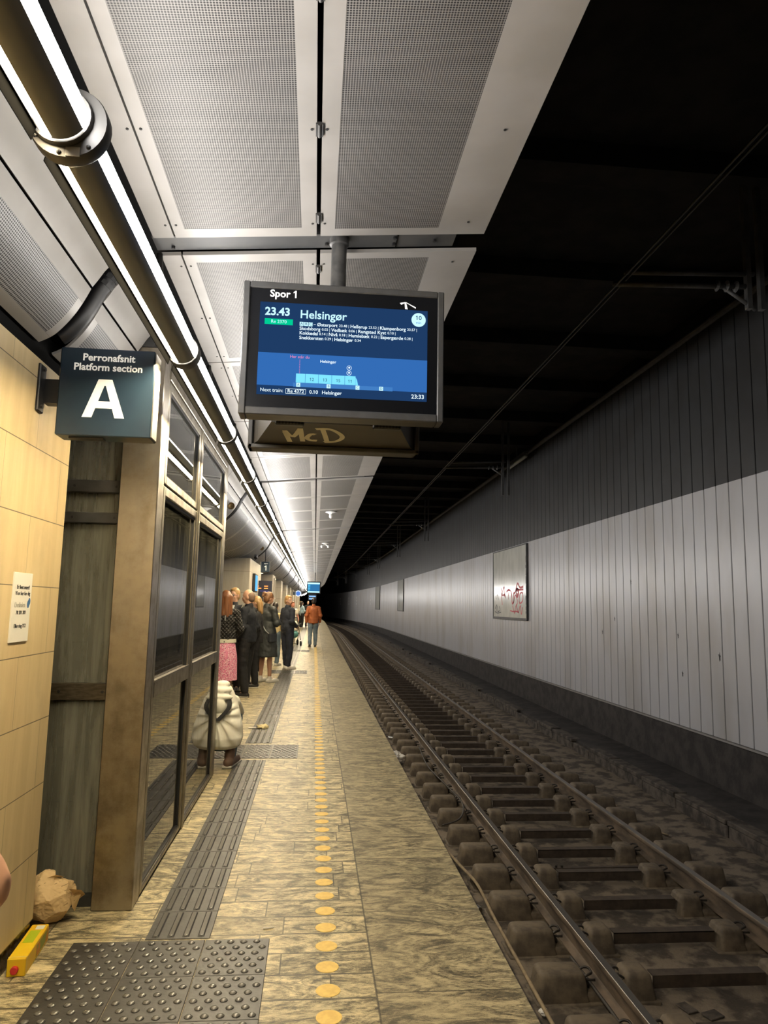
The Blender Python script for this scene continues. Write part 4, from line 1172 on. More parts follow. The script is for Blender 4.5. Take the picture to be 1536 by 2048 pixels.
MB().box(-.010, .026, .110, .150, .0722, .0727).build('white_print', mat('carton_white', (.8, .8, .7), .4), pr)
MB().box(.0370, .0376, -.02, .155, .012, .058).build('side_print', mat('carton_orange', (.70, .27, .03), .4, c2=(.30, .36, .05), ns=14, lo=.5, hi=.56), pr)
cpm = Matrix.Translation((-.004, -.1655, .030)) @ Matrix.Rotation(PI / 2, 4, 'X')
sharp(MB().lathe([(.0155, 0), (.0155, .012), (.013, .0145)], 20, cpm).build('cap', mat('cap_red', (.62, .03, .035), .35), pr))

# ================================================================== FURTHER ALONG THE PLATFORM
# stone-clad pillars in front of the centre wall
for i, (y0, d_) in enumerate(((14.3, 2.9), (22.0, 1.3), (27.4, 1.2), (32.6, 1.2), (37.8, 1.2), (43, 1.2), (48.2, 1.2), (53.4, 1.2), (58.6, 1.2), (63.8, 1.2))):
    o = MB().rbox(-2.1, -1.30, 0, d_, .12, 2.47 - gz(y0), .012, 1).build('pillar_cladding', M_COLUMN)
    t = thing('stone_pillar', 'wide stone-clad pillar behind the group of people beside the lift' if i == 0 else 'stone-clad pillar in the far row along the platform', 'pillar', (xo(y0), y0, gz(y0)), head(y0), None if i == 0 else 'far stone pillars')
    o.parent = t
    MB().box(-2.09, -1.31, .008, d_ - .008, 0, .13).build('skirting', M_SKIRT, t)
# recessed downlights in the soffit
M_DL = emit_mat('downlight_glow', (1, .88, .68), 14)
for i, (x, y) in enumerate(((-1.92, 8.6), (-1.92, 11.6), (-2.3, 14.0), (-1.62, 17.9), (-1.62, 19.6), (-1.62, 21.0), (-1.7, 25), (-1.7, 30.5), (-1.7, 35.6))):
    t = thing('downlight', 'round glowing downlight in the grey soffit by the people' if i == 1 else 'round recessed downlight in the soffit further along', 'light', (x, y, 2.462), 0, None if i == 1 else 'far downlights')
    MB().lathe([(.085, -.002), (.085, -.006), (.10, -.004), (.10, 0)], 20).build('ring', M_WHITE, t)
    MB().lathe([(.082, -.001), (.082, -.0062)], 20).build('lens', M_DL, t)
# loudspeakers on the belly panels
M_BRASS = mat('speaker_brass', (.30, .21, .10), .35, .6)
for i, (x, y, z) in enumerate(((-1.085, 9.0, 2.775), (-1.155, 15.2, 2.735))):
    t = thing('horn_speaker', 'small round brass-coloured speaker beside the lift top' if i == 0 else 'second small round speaker above the sign with 1', 'speaker', (x, y, z))
    mx = Matrix.Rotation(PI / 2, 4, 'X')
    sharp(MB().lathe([(.02, -.06), (.035, -.01), (.046, .03), (.044, .034), (.030, .010), (.012, .004), (.002, .012)], 20, mx).build('horn', M_BRASS, t))
    MB().tube([(0, 0, 0), (-.02, .04, .04), (-.03, .06, .09)], .008, 8).build('bracket', M_BLACK, t)
cc = thing('security_camera', 'black box security camera under the belly panel above the sign with 1', 'camera', (-1.30, 15.3, 2.60))
MB().rbox(-.03, .03, -.10, .10, -.08, -.02, .008, 2, Matrix.Rotation(R(18), 4, 'X') @ Matrix.Rotation(R(-25), 4, 'Y')).build('camera_body', M_BLACK, cc)
MB().tube([(0, 0, -.03), (0, .02, .04)], .010, 8).build('arm', M_DKGREY, cc)
# small hanging sign with the number 1
s1 = thing('number_sign', 'small black hanging sign with a white 1', 'sign', (-1.12, 15.9, 2.38))
MB().rbox(-.10, .10, -.04, .04, -.115, .115, .004, 1).build('sign_box', M_NAVY, s1)
MB().box(-.10, -.085, -.045, -.042, -.11, .11).build('edge_strip', M_WHITE, s1)
MB().tube([(0, 0, .115), (0, 0, .36)], .012, 8).build('hanger', M_BLACK, s1)
text('1', .15, M_LET, s1, (.02, -.041, -.03), align='CENTER', bold=.02); text('spor', .045, M_LET, s1, (.02, -.041, .075), align='CENTER')
# departure board with orange lines and monitor behind it
bd = thing('departure_board', 'dark departure board with short orange lines on a post', 'board', (-1.17, 16.6, 0))
MB().rbox(-.155, .175, -.05, .05, 1.76, 2.10, .006, 1).build('casing', mat('board_navy', (.012, .014, .035), .3), bd)
MB().box(-.15, -.02, -.03, .03, .06, 1.77).build('post', M_BLACK, bd)
C_OR = emit_mat('led_orange', (1.0, .28, .06), 2.2)
for x0, x1, z in ((-.15, -.12, 1.975), (.0, .085, 1.975), (-.15, -.065, 1.925), (.0, .085, 1.925)): MB().box(x0, x1, -.053, -.0505, z - .010, z + .010).build('display_line', C_OR, bd)
MB().box(-.09, .11, -.052, -.0505, 1.86, 1.868).build('display_line', emit_mat('led_violet', (.10, .10, .5), .8), bd)
mo = thing('wall_monitor', 'lit blue monitor on the stone pillar left of the departure board', 'monitor', (-1.30, 15.2, 2.0))
MB().rbox(.003, .06, -.30, .30, -.19, .19, .006, 1).build('casing', M_BLACK, mo)
MB().box(.0605, .062, -.27, .27, -.16, .16).build('screen', emit_mat('monitor_blue', (.12, .45, .9), 1.2), mo)
wf = thing('wall_frame', 'empty pale metal frame on the second pillar', 'frame', (-1.30, 22.5, 2.05))
for q in ((-.25, -.21, -.32, .32), (.21, .25, -.32, .32), (-.21, .21, -.32, -.28), (-.21, .21, .28, .32)): MB().box(.003, .05, *q).build('frame_bar', M_TRIM, wf)
# blue round sign and the second departure screen
rs = thing('round_sign', 'round blue and white sign hanging far along the platform', 'sign', (-.90, 38, 2.17))
mx = Matrix.Rotation(PI / 2, 4, 'X')
MB().lathe([(.16, -.02), (.16, .02)], 24, mx).build('disc', LC('round_white', (.75, .85, 1), .9), rs)
MB().lathe([(.11, .021), (.11, .024)], 24, mx).build('emblem', LC('round_blue', (.10, .25, .75), .8), rs)
MB().box(-.28, -.12, -.02, .02, -.08, .08).build('side_plate', M_NAVY, rs)
MB().tube([(0, 0, .16), (0, 0, .80)], .015, 8).build('hanger', M_BLACK, rs)
d2 = thing('departure_screen', 'small far departure screen glowing blue above the walking man', 'screen', (-.10, 37.5, 0))
MB().rbox(-.36, .36, -.06, .10, 2.16, 2.80, .01, 1).build('frame', M_BLACK, d2)
MB().box(-.31, .31, -.064, -.061, 2.22, 2.74).build('display', LC('far_navy', (.03, .16, .36), 1.0), d2)
for z0, z1 in ((2.66, 2.735), (2.225, 2.29)): MB().box(-.31, .31, -.067, -.0645, z0, z1).build('display_bar', LC('far_cyan', (.45, .9, 1), 1.3), d2)
for i in range(4): MB().box(-.29, -.18, -.067, -.0645, 2.33 + i * .08, 2.38 + i * .08).build('display_line', LC('far_cyan2', (.1, .5, .75), 1), d2)
MB().rbox(-.26, .16, -.03, .10, 1.83, 2.13, .008, 1).build('lower_board', M_NAVY, d2)
for z in (1.90, 2.03): MB().box(-.22, .12, -.033, -.031, z - .03, z + .03).build('display_line', LC('far_blue', (.25, .5, 1), 1.1), d2)
MB().tube([(.06, .02, 2.80), (.06, .02, 3.27)], .035, 10).build('pole', M_POLE, d2)
# white ceiling cameras
for i, (x, y) in enumerate(((.24, 13.15), (.225, 19.8))):
    t = thing('ceiling_camera', 'white camera on the canopy, the nearer of the two' if i == 0 else 'white double camera on the canopy, the farther of the two', 'camera', (x, y, CZ(x)))
    sharp(MB().lathe([(.10, 0), (.105, -.012), (.05, -.03), (.03, -.05)], 20).build('base_plate', M_WHITE, t))
    for dx in ((0,) if i == 0 else (-.09, .09)):
        MB().sphere((dx, -.02, -.085 if i == 0 else -.10), (.036, .055, .042), 12, 8).build('camera_head', M_WHITE, t, smooth=True)
        if i: MB().tube([(0, 0, -.04), (dx, -.01, -.09)], .016, 8).build('arm', M_WHITE, t)
# dark tunnel mouth beyond the platform
struct(MB().box(-16, -3.0, 111, 111.4, -1, 4.5).build('wall_end', M_VOID))

# ================================================================== PEOPLE
def capsule(mb, p, q, r1, r2, n=14):
    p, q = Vector(p), Vector(q); d = q - p; L = d.length
    if L < 1e-6: return mb.sphere(p, r1)
    d.normalize(); pts = []; rs = []
    for a in (80, 60, 35, 12): pts.append(p - d * r1 * math.sin(R(a))); rs.append(r1 * math.cos(R(a)))
    for t in (0, .25, .5, .75, 1): pts.append(p + d * L * t); rs.append(r1 + (r2 - r1) * t)
    for a in (12, 35, 60, 80): pts.append(q + d * r2 * math.sin(R(a))); rs.append(r2 * math.cos(R(a)))
    return mb.tube(pts, rs, n)
def solid(name, prims, m, parent, vox=.012, smooth=3, mx=None, wr=0):
    """fuse tapered capsules and ellipsoids into one continuous smooth surface"""
    mb = MB()
    for pr_ in prims:
        if pr_[0] == 'c': capsule(mb, *pr_[1:])
        elif pr_[0] == 'e': mb.sphere(pr_[1], pr_[2], 16, 12, pr_[3] if len(pr_) > 3 else None)
        elif pr_[0] == 'l':
            rings = pr_[1]; n = 24; vs = []; fs = []
            for (cx_, cy_, z, rx, ry) in rings: vs += [(cx_ + rx * math.cos(2 * PI * i / n), cy_ + ry * math.sin(2 * PI * i / n), z) for i in range(n)]
            for i in range(len(rings) - 1):
                for k in range(n): fs.append((i * n + k, i * n + (k + 1) % n, (i + 1) * n + (k + 1) % n, (i + 1) * n + k))
            fs.append(tuple(range(n))[::-1]); fs.append(tuple(range((len(rings) - 1) * n, len(rings) * n)))
            mb.add(vs, fs)
        elif pr_[0] == 'm': mb.add(pr_[1].v, pr_[1].f)
    if mx: mb.v = [tuple(mx @ Vector(p)) for p in mb.v]
    o = mb.build('tmp', m)
    md = o.modifiers.new('r', 'REMESH'); md.mode = 'VOXEL'; md.voxel_size = vox; md.use_smooth_shade = True
    if smooth: ms = o.modifiers.new('s', 'SMOOTH'); ms.factor = .5; ms.iterations = smooth
    if wr:
        for sc__, k_ in ((.11, 1.0), (.045, .5)):
            tx = bpy.data.textures.get('cloth_folds_%g' % sc__) or bpy.data.textures.new('cloth_folds_%g' % sc__, 'CLOUDS'); tx.noise_scale = sc__; tx.noise_depth = 1
            dm = o.modifiers.new('d', 'DISPLACE'); dm.texture = tx; dm.strength = wr * 2.3 * k_; dm.mid_level = .30; dm.texture_coords = 'LOCAL'
    dg = bpy.context.evaluated_depsgraph_get(); me = bpy.data.meshes.new_from_object(o.evaluated_get(dg))
    bpy.data.objects.remove(o)
    me.polygons.foreach_set('use_smooth', [True] * len(me.polygons))
    me.materials.clear(); me.materials.append(m)
    ob = bpy.data.objects.new(name, me); col.objects.link(ob); ob.parent = parent
    return ob
JD = dict(pelvis=(0, 0, .95), belly=(0, .01, 1.10), chest=(0, 0, 1.28), neck=(0, -.01, 1.46), head=(0, .02, 1.63),
          shL=(-.178, 0, 1.395), shR=(.178, 0, 1.395), elL=(-.235, -.03, 1.12), elR=(.235, -.03, 1.12), wrL=(-.225, .05, .88), wrR=(.225, .05, .88),
          hipL=(-.09, 0, .93), hipR=(.09, 0, .93), knL=(-.10, .02, .50), knR=(.10, .02, .50), anL=(-.105, -.02, .085), anR=(.105, -.02, .085), toeL=(-.125, .13, .03), toeR=(.125, .13, .03))
M_EYE = mat('eye_white', (.75, .73, .70), .3); M_IRIS = mat('eye_dark', (.03, .025, .02), .2); M_LIP = mat('lips', (.45, .16, .13), .5); M_LENS = mat('glasses_frame', (.02, .02, .02), .3)
def hand_prims(el, wr, side, bend=.5, k=1.0):
    el, wr = Vector(el), Vector(wr); d = (wr - el).normalized()
    inward = Vector((-side, 0, 0)); inward = (inward - d * inward.dot(d)).normalized()   # palm faces inwards
    ax = d.cross(inward).normalized()
    if ax.y < 0: ax = -ax                                                                # towards the thumb side (forwards)
    P = []
    c = wr + d * .045 * k
    for t in (-.026, -.009, .009, .026): P.append(('c', wr + ax * t * .7 * k, wr + d * .085 * k + ax * t * k, .013 * k, .0125 * k, 8))
    for t, ln_ in ((.027, .070), (.009, .080), (-.009, .074), (-.027, .058)):
        a = wr + d * .088 * k + ax * t * k; b = a + (d * (1 - bend * .4) + inward * bend * .5).normalized() * ln_ * .52 * k
        e = b + (d * (1 - bend) + inward * bend).normalized() * ln_ * .48 * k
        P += [('c', a, b, .0088 * k, .0082 * k, 8), ('c', b, e, .0082 * k, .0068 * k, 8)]
    a = wr + d * .025 * k + ax * .026 * k; b = a + (d * .7 + ax * .7 + inward * .25).normalized() * .042 * k; e = b + (d * .9 + ax * .2 + inward * .3).normalized() * .034 * k
    P += [('c', a, b, .012 * k, .0098 * k, 8), ('c', b, e, .0098 * k, .0075 * k, 8)]
    return P
def person(label, loc, face, h, pose=None, skin=None, hair=None, top=None, bottom=None, shoes=None, headturn=(0, 0), vox=.013, fem=False, extra=None, sleeves=True, group=None, bend=.55):
    """face: compass angle of the body, 0 looks along the track (+y), 90 looks to the left (-x)"""
    s = h / 1.75
    root = thing('person', label, 'person', loc, R(face), group)
    J = dict(JD); J.update(pose or {})
    J = {k: Vector(v) for k, v in J.items()}
    skin = skin or M_SKIN
    S = Matrix.Scale(s, 4)
    HM = Matrix.Translation(J['head'] - Vector((0, .02, .10))) @ Matrix.Rotation(R(headturn[0]), 4, 'Z') @ Matrix.Rotation(R(headturn[1]), 4, 'X')
    H = lambda p: HM @ Vector(p)            # head frame: origin at the top of the neck, y towards the face
    RM = HM.to_3x3().to_4x4()
    w_ = .90 if fem else 1.0
    B = [('e', H((0, .005, .115)), (.074, .094, .108), RM), ('e', H((0, .030, .045)), (.056, .062, .058), RM), ('e', H((0, .062, .012)), (.030, .028, .022), RM),
         ('c', H((0, .092, .105)), H((0, .107, .070)), .010, .014), ('e', H((-.076, .0, .085)), (.010, .020, .032), RM), ('e', H((.076, .0, .085)), (.010, .020, .032), RM),
         ('c', H((-.045, .083, .122)), H((.045, .083, .122)), .012, .012), ('e', H((-.042, .070, .065)), (.022, .020, .022), RM), ('e', H((.042, .070, .065)), (.022, .020, .022), RM),
         ('c', H((-.016, .098, .040)), H((.016, .098, .040)), .008, .008),
         ('c', J['neck'] - Vector((0, 0, .04)), H((0, 0, .05)), .056 * w_, .052 * w_)]
    ch, be, pe = J['chest'], J['belly'], J['pelvis']
    B += [('e', ch, (.160 * w_, .108, .185)), ('e', be, (.140 * w_, .100, .15)), ('e', pe, (.165, .118, .12)), ('c', J['shL'], J['shR'], .052, .052), ('c', ch, pe, .11, .12)]
    for sd_, q in ((-1, 'L'), (1, 'R')):
        B += [('c', J['sh' + q], J['el' + q], .050 * w_, .040 * w_), ('c', J['el' + q], J['wr' + q], .039 * w_, .026)]
        B += hand_prims(J['el' + q], J['wr' + q], sd_, bend)
        kn, an = J['kn' + q], J['an' + q]
        B += [('c', J['hip' + q], kn, .084, .054), ('c', kn, an, .052, .036), ('c', kn + (an - kn) * .18 + Vector((0, -.015, 0)), kn + (an - kn) * .5 + Vector((0, -.012, 0)), .050, .042), ('c', an, J['toe' + q], .030, .020)]
    body = solid('body', B, skin, root, vox, 2, S)
    for sx_ in (-1, 1):
        e = MB().sphere(S @ H((sx_ * .031, .0855, .098)), .0125 * s, 10, 8).build('eye', M_EYE, root, smooth=True)
        MB().sphere(S @ H((sx_ * .031, .0925, .098)), .0072 * s, 8, 6).build('iris', M_IRIS, e, smooth=True)
    MB().tube([S @ H((x, .106 - abs(x) * .35, .040 + abs(x) * .12)) for x in (-.024, -.012, 0, .012, .024)], [.002, .0045, .005, .0045, .002], 8).build('mouth', M_LIP, root, smooth=True)
    if hair:
        kind, hm = hair
        P = [('e', H((0, -.012, .135)), (.084, .100, .102), RM), ('e', H((0, -.045, .085)), (.078, .070, .090), RM)]
        if kind == 'long':
            P += [('c', H((0, -.06, .12)), H((0, -.085, -.18)), .075, .055), ('c', H((-.05, -.05, .12)), H((-.055, -.08, -.16)), .05, .04), ('c', H((.05, -.05, .12)), H((.055, -.08, -.16)), .05, .04), ('c', H((.0, -.085, -.12)), H((0, -.09, -.24)), .055, .035)]
        if kind == 'mid': P += [('c', H((-.05, -.05, .10)), H((-.06, -.06, -.06)), .05, .035), ('c', H((.05, -.05, .10)), H((.06, -.06, -.06)), .05, .035), ('c', H((0, -.07, .08)), H((0, -.08, -.10)), .06, .04)]
        if kind == 'bun': P += [('e', H((0, -.125, .165)), (.048, .045, .045), RM), ('e', H((.01, -.15, .12)), (.03, .025, .035), RM), ('e', H((0, -.055, .045)), (.065, .05, .05), RM)]
        if kind == 'buzz': P = [('e', H((0, -.03, .105)), (.079, .082, .085), RM), ('e', H((0, -.045, .06)), (.070, .058, .055), RM)]
        if kind == 'short': P += [('e', H((0, .03, .185)), (.062, .060, .040), RM)]
        solid('hair', P, hm, root, vox * .9, 2, S)
    if bottom:
        bm_ = bottom[1]
        if bottom[0] == 'trousers':
            P = [('e', pe + Vector((0, 0, .02)), (.178, .132, .13))]
            for q in 'LR':
                kn, an = J['kn' + q], J['an' + q]; t = an + (kn - an) * bottom[2] if len(bottom) > 2 else an + (kn - an) * .06
                P += [('c', J['hip' + q], kn, .100, .073), ('c', kn, t, .072, .058)]
            solid('trousers', P, bm_, root, vox, 3, S, .009)
        if bottom[0] == 'skirt':
            z0, z1 = bottom[2], 1.02; n = 60; mb = MB(); rows = 12
            for i in range(rows + 1):
                t = i / rows; z = z1 + (z0 - z1) * t; r0 = .150 + .045 * min(1, t * 2.2) + .012 * t
                for k in range(n):
                    a = 2 * PI * k / n; r_ = r0 * (1 + .045 * t * math.sin(a * 11) + .02 * t * math.sin(a * 5 + 1))
                    mb.v.append(tuple(S @ (Vector((r_ * math.cos(a) * 1.08, r_ * math.sin(a) * .86, z)) + Vector((pe.x, pe.y, 0)))))
            for i in range(rows):
                for k in range(n): mb.f.append((i * n + k, i * n + (k + 1) % n, (i + 1) * n + (k + 1) % n, (i + 1) * n + k))
            mb.f.append(tuple(range(n)))
            mb.build('skirt', bm_, root, smooth=True)
    if top:
        kind, tm = top[0], top[1]
        inf = {'jacket': .021, 'sweater': .017, 'coat': .028, 'shirt': .010, 'puffer': .045}[kind]
        hem = top[2] if len(top) > 2 else .90
        P = [('e', ch, (.162 * w_ + inf, .110 + inf, .19)), ('e', be, (.145 * w_ + inf, .105 + inf, .17)), ('c', ch, pe, .112 + inf, .122 + inf), ('c', J['shL'] + Vector((.02, 0, 0)), J['shR'] - Vector((.02, 0, 0)), .056 + inf * .6, .056 + inf * .6), ('c', J['neck'] - Vector((0, .0, .05)), J['neck'] + Vector((0, .0, .015)), .074, .066)]
        fl_ = top[3] if len(top) > 3 else .0
        P.append(('l', [(be.x, be.y, 1.16, .148 + inf, .105 + inf), (pe.x, pe.y, (1.16 + hem) / 2, .165 + inf + fl_ * .5, .118 + inf + fl_ * .5), (pe.x, pe.y, hem, .160 + inf + fl_, .125 + inf + fl_ * 1.1)]))
        for q in 'LR':
            sh_, el_, wr_ = J['sh' + q], J['el' + q], J['wr' + q]
            if sleeves: P += [('c', sh_, el_, .056 * w_ + inf * .5, .046 * w_ + inf * .5), ('e', el_, (.052 * w_ + inf * .8,) * 3), ('c', el_, wr_ + (el_ - wr_) * .06, .044 * w_ + inf * .55, .034 + inf * .45)]
            else: P += [('c', sh_, sh_ + (el_ - sh_) * .45, .058 + inf, .054 + inf)]
        solid(top[4] if len(top) > 4 else kind, P, tm, root, vox, 3, S, .010)
    if shoes:
        for sd_, q in ((-1, 'L'), (1, 'R')):
            an, to = J['an' + q], J['toe' + q]; d = (to - an); d.z = 0; d.normalize(); heel = Vector((an.x, an.y, 0)) - d * .035
            zt_ = min(an.z, to.z + .06) - .0
            bz_ = to.z - .03
            P = [('c', heel + Vector((0, 0, bz_ + .040)), to + Vector((0, 0, .012)), .044, .041), ('c', Vector((an.x, an.y, bz_ + .075)), an + (J['kn' + q] - an) * .05, .046, .044), ('e', to + d * .02 + Vector((0, 0, .004)), (.044, .052, .034))]
            sh = solid('shoe', P, shoes, root, vox * .9, 2, S)
            ms = MB(); L_ = (to - heel).length
            ang = math.atan2(-d.x, d.y); c_ = (heel + to) / 2
            ms.rbox(-.042, .042, -L_ / 2 - .035, L_ / 2 + .055, 0, .024, .011, 2)
            mm = S @ Matrix.Translation(Vector((c_.x, c_.y, bz_ + .001))) @ Matrix.Rotation(ang, 4, 'Z')
            ms.v = [tuple(mm @ Vector(p)) for p in ms.v]
            ms.build('sole', M_SOLE, sh, smooth=False)
    if extra: extra(root, S, H, J, solid)
    return root
M_SOLE = mat('shoe_sole', (.55, .52, .46), .6)
HB = mat('hair_brown', (.13, .06, .028), .45, c2=(.22, .10, .04), ns=10, stretch=(8, 8, .6))
HBL = mat('hair_blond', (.48, .30, .12), .45, c2=(.30, .17, .07), ns=9, stretch=(8, 8, .6))
HG = mat('hair_grey', (.20, .125, .085), .6)
HD = mat('hair_dark', (.022, .015, .012), .45)
HR = mat('hair_auburn', (.22, .085, .03), .45, c2=(.12, .045, .018), ns=10, stretch=(8, 8, .6))
F_BLACK = mat('cloth_black', (.012, .012, .014), .8)
F_NAVY = mat('cloth_navy', (.009, .011, .018), .8, c2=(.006, .008, .013), ns=6)
F_NAVY2 = mat('sweater_navy', (.026, .030, .044), .85, c2=(.018, .022, .034), ns=12)
F_JEANSD = mat('jeans_dark', (.014, .018, .032), .8, c2=(.025, .03, .05), ns=8)
F_JEANS = mat('jeans_blue', (.11, .16, .22), .8, c2=(.20, .26, .32), ns=6)
F_COAT = mat('coat_green_grey', (.026, .030, .032), .55, c2=(.04, .045, .046), ns=5)
F_RUST = mat('jacket_rust', (.42, .125, .035), .7, c2=(.34, .09, .025), ns=8)
F_CREAM = mat('cloth_cream', (.72, .68, .56), .8)
F_DENIM = mat('denim_light', (.26, .40, .52), .8, c2=(.45, .55, .60), ns=8)
F_WSHOE = mat('shoe_white', (.80, .77, .70), .5); F_BSHOE = mat('shoe_black', (.02, .018, .017), .45); F_BRSHOE = mat('shoe_brown', (.14, .085, .06), .6)
def quilt_mat():
    m = mat('quilted_black', (.014, .012, .011), .6)
    g = N(m); s_ = g.sep(g.coord())
    a = g.math('ABSOLUTE', g.math('SINE', g.math('MULTIPLY', g.math('ADD', s_[0], s_[2]), 52)))
    b = g.math('ABSOLUTE', g.math('SINE', g.math('MULTIPLY', g.math('SUBTRACT', s_[0], s_[2]), 52)))
    hgt = g.math('POWER', g.math('MULTIPLY', a, b), .5)
    bn = g.new('ShaderNodeBump'); bn.inputs['Strength'].default_value = 1; bn.inputs['Distance'].default_value = .02
    g.link(hgt, bn.inputs['Height']); g.link(bn.outputs[0], bsdf(m).inputs['Normal'])
    g.link(g.mix(hgt, (.008, .007, .006), (.018, .016, .014)), bsdf(m).inputs['Base Color'])
    return m
def floral_mat():
    m = mat('skirt_floral', (.75, .30, .42), .8)
    g = N(m); v = g.new('ShaderNodeTexVoronoi'); g.link(g.coord(), v.inputs['Vector']); v.inputs['Scale'].default_value = 62
    v2 = g.new('ShaderNodeTexVoronoi'); g.link(g.coord(), v2.inputs['Vector']); v2.inputs['Scale'].default_value = 44
    c = g.mix(g.math('LESS_THAN', v.outputs['Distance'], .36), (.78, .25, .40), (.92, .74, .77))
    c = g.mix(g.math('LESS_THAN', v2.outputs['Distance'], .24), c, (.16, .02, .06))
    g.link(c, bsdf(m).inputs['Base Color']); return m
M_QUILT, M_FLORAL = quilt_mat(), floral_mat()
def strap(root, pts, r, m, name='strap', wd=2.2):
    mb = MB().tube(smoothpath(pts, 6), r, 8)
    return mb.build(name, m, root, smooth=True)

# woman in the quilted jacket and pink skirt, seen from behind, half hidden by the lift
def ex_pink(root, S, H, J, sol):
    o = MB(); n = 28
    for z in (.925, .985):
        for k in range(n): a = 2 * PI * k / n; o.v.append(tuple(S @ Vector((.196 * math.cos(a), .150 * math.sin(a), z))))
    for k in range(n): o.f.append((k, (k + 1) % n, n + (k + 1) % n, n + k))
    o.build('blouse_hem', F_CREAM, root, smooth=True)
    strap(root, [S @ Vector(p) for p in ((.02, -.148, 1.34), (-.05, -.155, 1.22), (-.12, -.15, 1.08), (-.17, -.14, .98))], .008, F_BLACK)
    MB().rbox(-.012, .012, -.168, -.150, 1.28, 1.37, .004, 1).build('buckle', mat('buckle_steel', (.5, .5, .5), .3, 1), root)
person('person in black quilted jacket and pink floral skirt, half hidden by the lift', (-1.45, 11.9, gz(11.9)), 8, 1.76,
       dict(wrR=(.16, .14, .98), elR=(.245, -.02, 1.14), anR=(.12, -.02, .085), toeR=(.19, .10, .03)), M_SKIN2, ('long', HR), ('jacket', M_QUILT, .985, .0, 'quilted_jacket'), ('skirt', M_FLORAL, .335), F_WSHOE, (14, 0), fem=True, extra=ex_pink)
# smiling man with glasses facing the camera
def ex_glasses(root, S, H, J, sol):
    g_ = MB()
    for sx_ in (-1, 1):
        g_.tube([S @ H((sx_ * .031 + .021 * math.cos(a), .102 - .004 * abs(math.cos(a)), .097 + .017 * math.sin(a))) for a in [2 * PI * i / 16 for i in range(17)]], .0026, 6)
        g_.tube([S @ H((sx_ * .052, .098, .10)), S @ H((sx_ * .076, .02, .10))], .0024, 6)
    g_.tube([S @ H((-.010, .106, .10)), S @ H((.010, .106, .10))], .0024, 6)
    g_.build('glasses', M_LENS, root)
    MB().tube([S @ H((x, .104 - abs(x) * .3, .036 + abs(x) * .35)) for x in (-.026, -.013, 0, .013, .026)], .0035, 6).build('teeth', M_EYE, root)
    c_ = MB().add([tuple(S @ Vector(p)) for p in ((-.05, .118, 1.46), (.05, .118, 1.46), (.02, .147, 1.30), (-.02, .147, 1.30))], [(0, 1, 2, 3)])
    c_.build('shirt_collar', M_WHITE, root)
person('smiling person with glasses and dark suit jacket, facing the camera between two others', (-1.455, 13.2, gz(13.2)), 168, 1.83, None, M_SKIN, ('short', HBL), ('jacket', F_NAVY, .88), ('trousers', F_BLACK), F_BSHOE, (-14, 0), extra=ex_glasses)
# bald man in the dark jacket, turned to the left
def ex_bald(root, S, H, J, sol):
    c_ = MB()
    for sx_ in (-1, 1): c_.poly([S @ Vector(p) for p in ((sx_ * .03, .085, 1.50), (sx_ * .075, .045, 1.51), (sx_ * .06, .125, 1.40), (sx_ * .02, .150, 1.34))], .006, (0, 1, 0))
    c_.build('shirt_collar', F_CREAM, root)
    for q, sx_ in (('L', -1), ('R', 1)):
        to = J['toe' + q]
        MB().box(-.02, .02, -.04, .04, -.004, .004, Matrix.Translation(S @ (to + Vector((0, -.02, .036)))) @ Matrix.Rotation(.3, 4, 'X')).build('shoe_stripe', mat('stripe_grey', (.4, .4, .38), .5), root)
person('bald person in black jacket and black trousers, turned left, beside the pink skirt', (-1.135, 12.5, gz(12.5)), 72, 1.80,
       dict(elL=(-.25, -.01, 1.13), wrL=(-.205, .12, .93), elR=(.25, -.04, 1.13), wrR=(.20, .10, .92), anL=(-.12, -.05, .085), toeL=(-.15, .11, .03), anR=(.10, .05, .085), toeR=(.13, .22, .03)), M_SKIN, ('buzz', HG), ('jacket', F_NAVY, .885, .0), ('trousers', F_BLACK), F_BSHOE, (8, -2), extra=ex_bald)
# woman with blond hair behind him
person('blond person in black jacket, mostly hidden behind the bald person', (-1.10, 13.85, gz(13.85)), 95, 1.69,
       None, M_SKIN, ('mid', HBL), ('jacket', F_BLACK, .86), ('trousers', F_BLACK), F_BSHOE, (-10, -6), fem=True)
# woman in the long green-grey coat
def ex_coat(root, S, H, J, sol):
    strap(root, [S @ Vector(p) for p in ((-.13, -.02, 1.485), (-.10, -.125, 1.40), (0, -.155, 1.20), (.12, -.16, 1.02), (.19, -.12, .95))], .009, mat('strap_grey', (.30, .33, .35), .5))
    MB().rbox(.17, .25, -.14, .06, .80, .97, .02, 2).build('shoulder_bag', mat('bag_dark', (.03, .035, .045), .5), root)
person('person with brown hair bun in long dark coat, bare legs and white sneakers', (-.955, 14.7, gz(14.7)), -42, 1.79,
       dict(elL=(-.25, .02, 1.15), wrL=(-.14, .20, 1.12), elR=(.25, .02, 1.15), wrR=(.13, .21, 1.14), anR=(.11, .02, .085), toeR=(.13, .18, .03)), M_SKIN2, ('bun', HB), ('coat', F_COAT, .50, .055, 'long_coat'), None, F_WSHOE, (-14, -14), fem=True, extra=ex_coat)
# person in a pale top further behind
person('person in a pale yellow top and jeans, half hidden behind the long dark coat', (-1.0, 18.5, gz(18.5)), -20, 1.58, None, M_SKIN, ('short', HD), ('sweater', mat('cloth_yellow', (.62, .50, .27), .8), .92), ('trousers', F_JEANS), F_WSHOE)
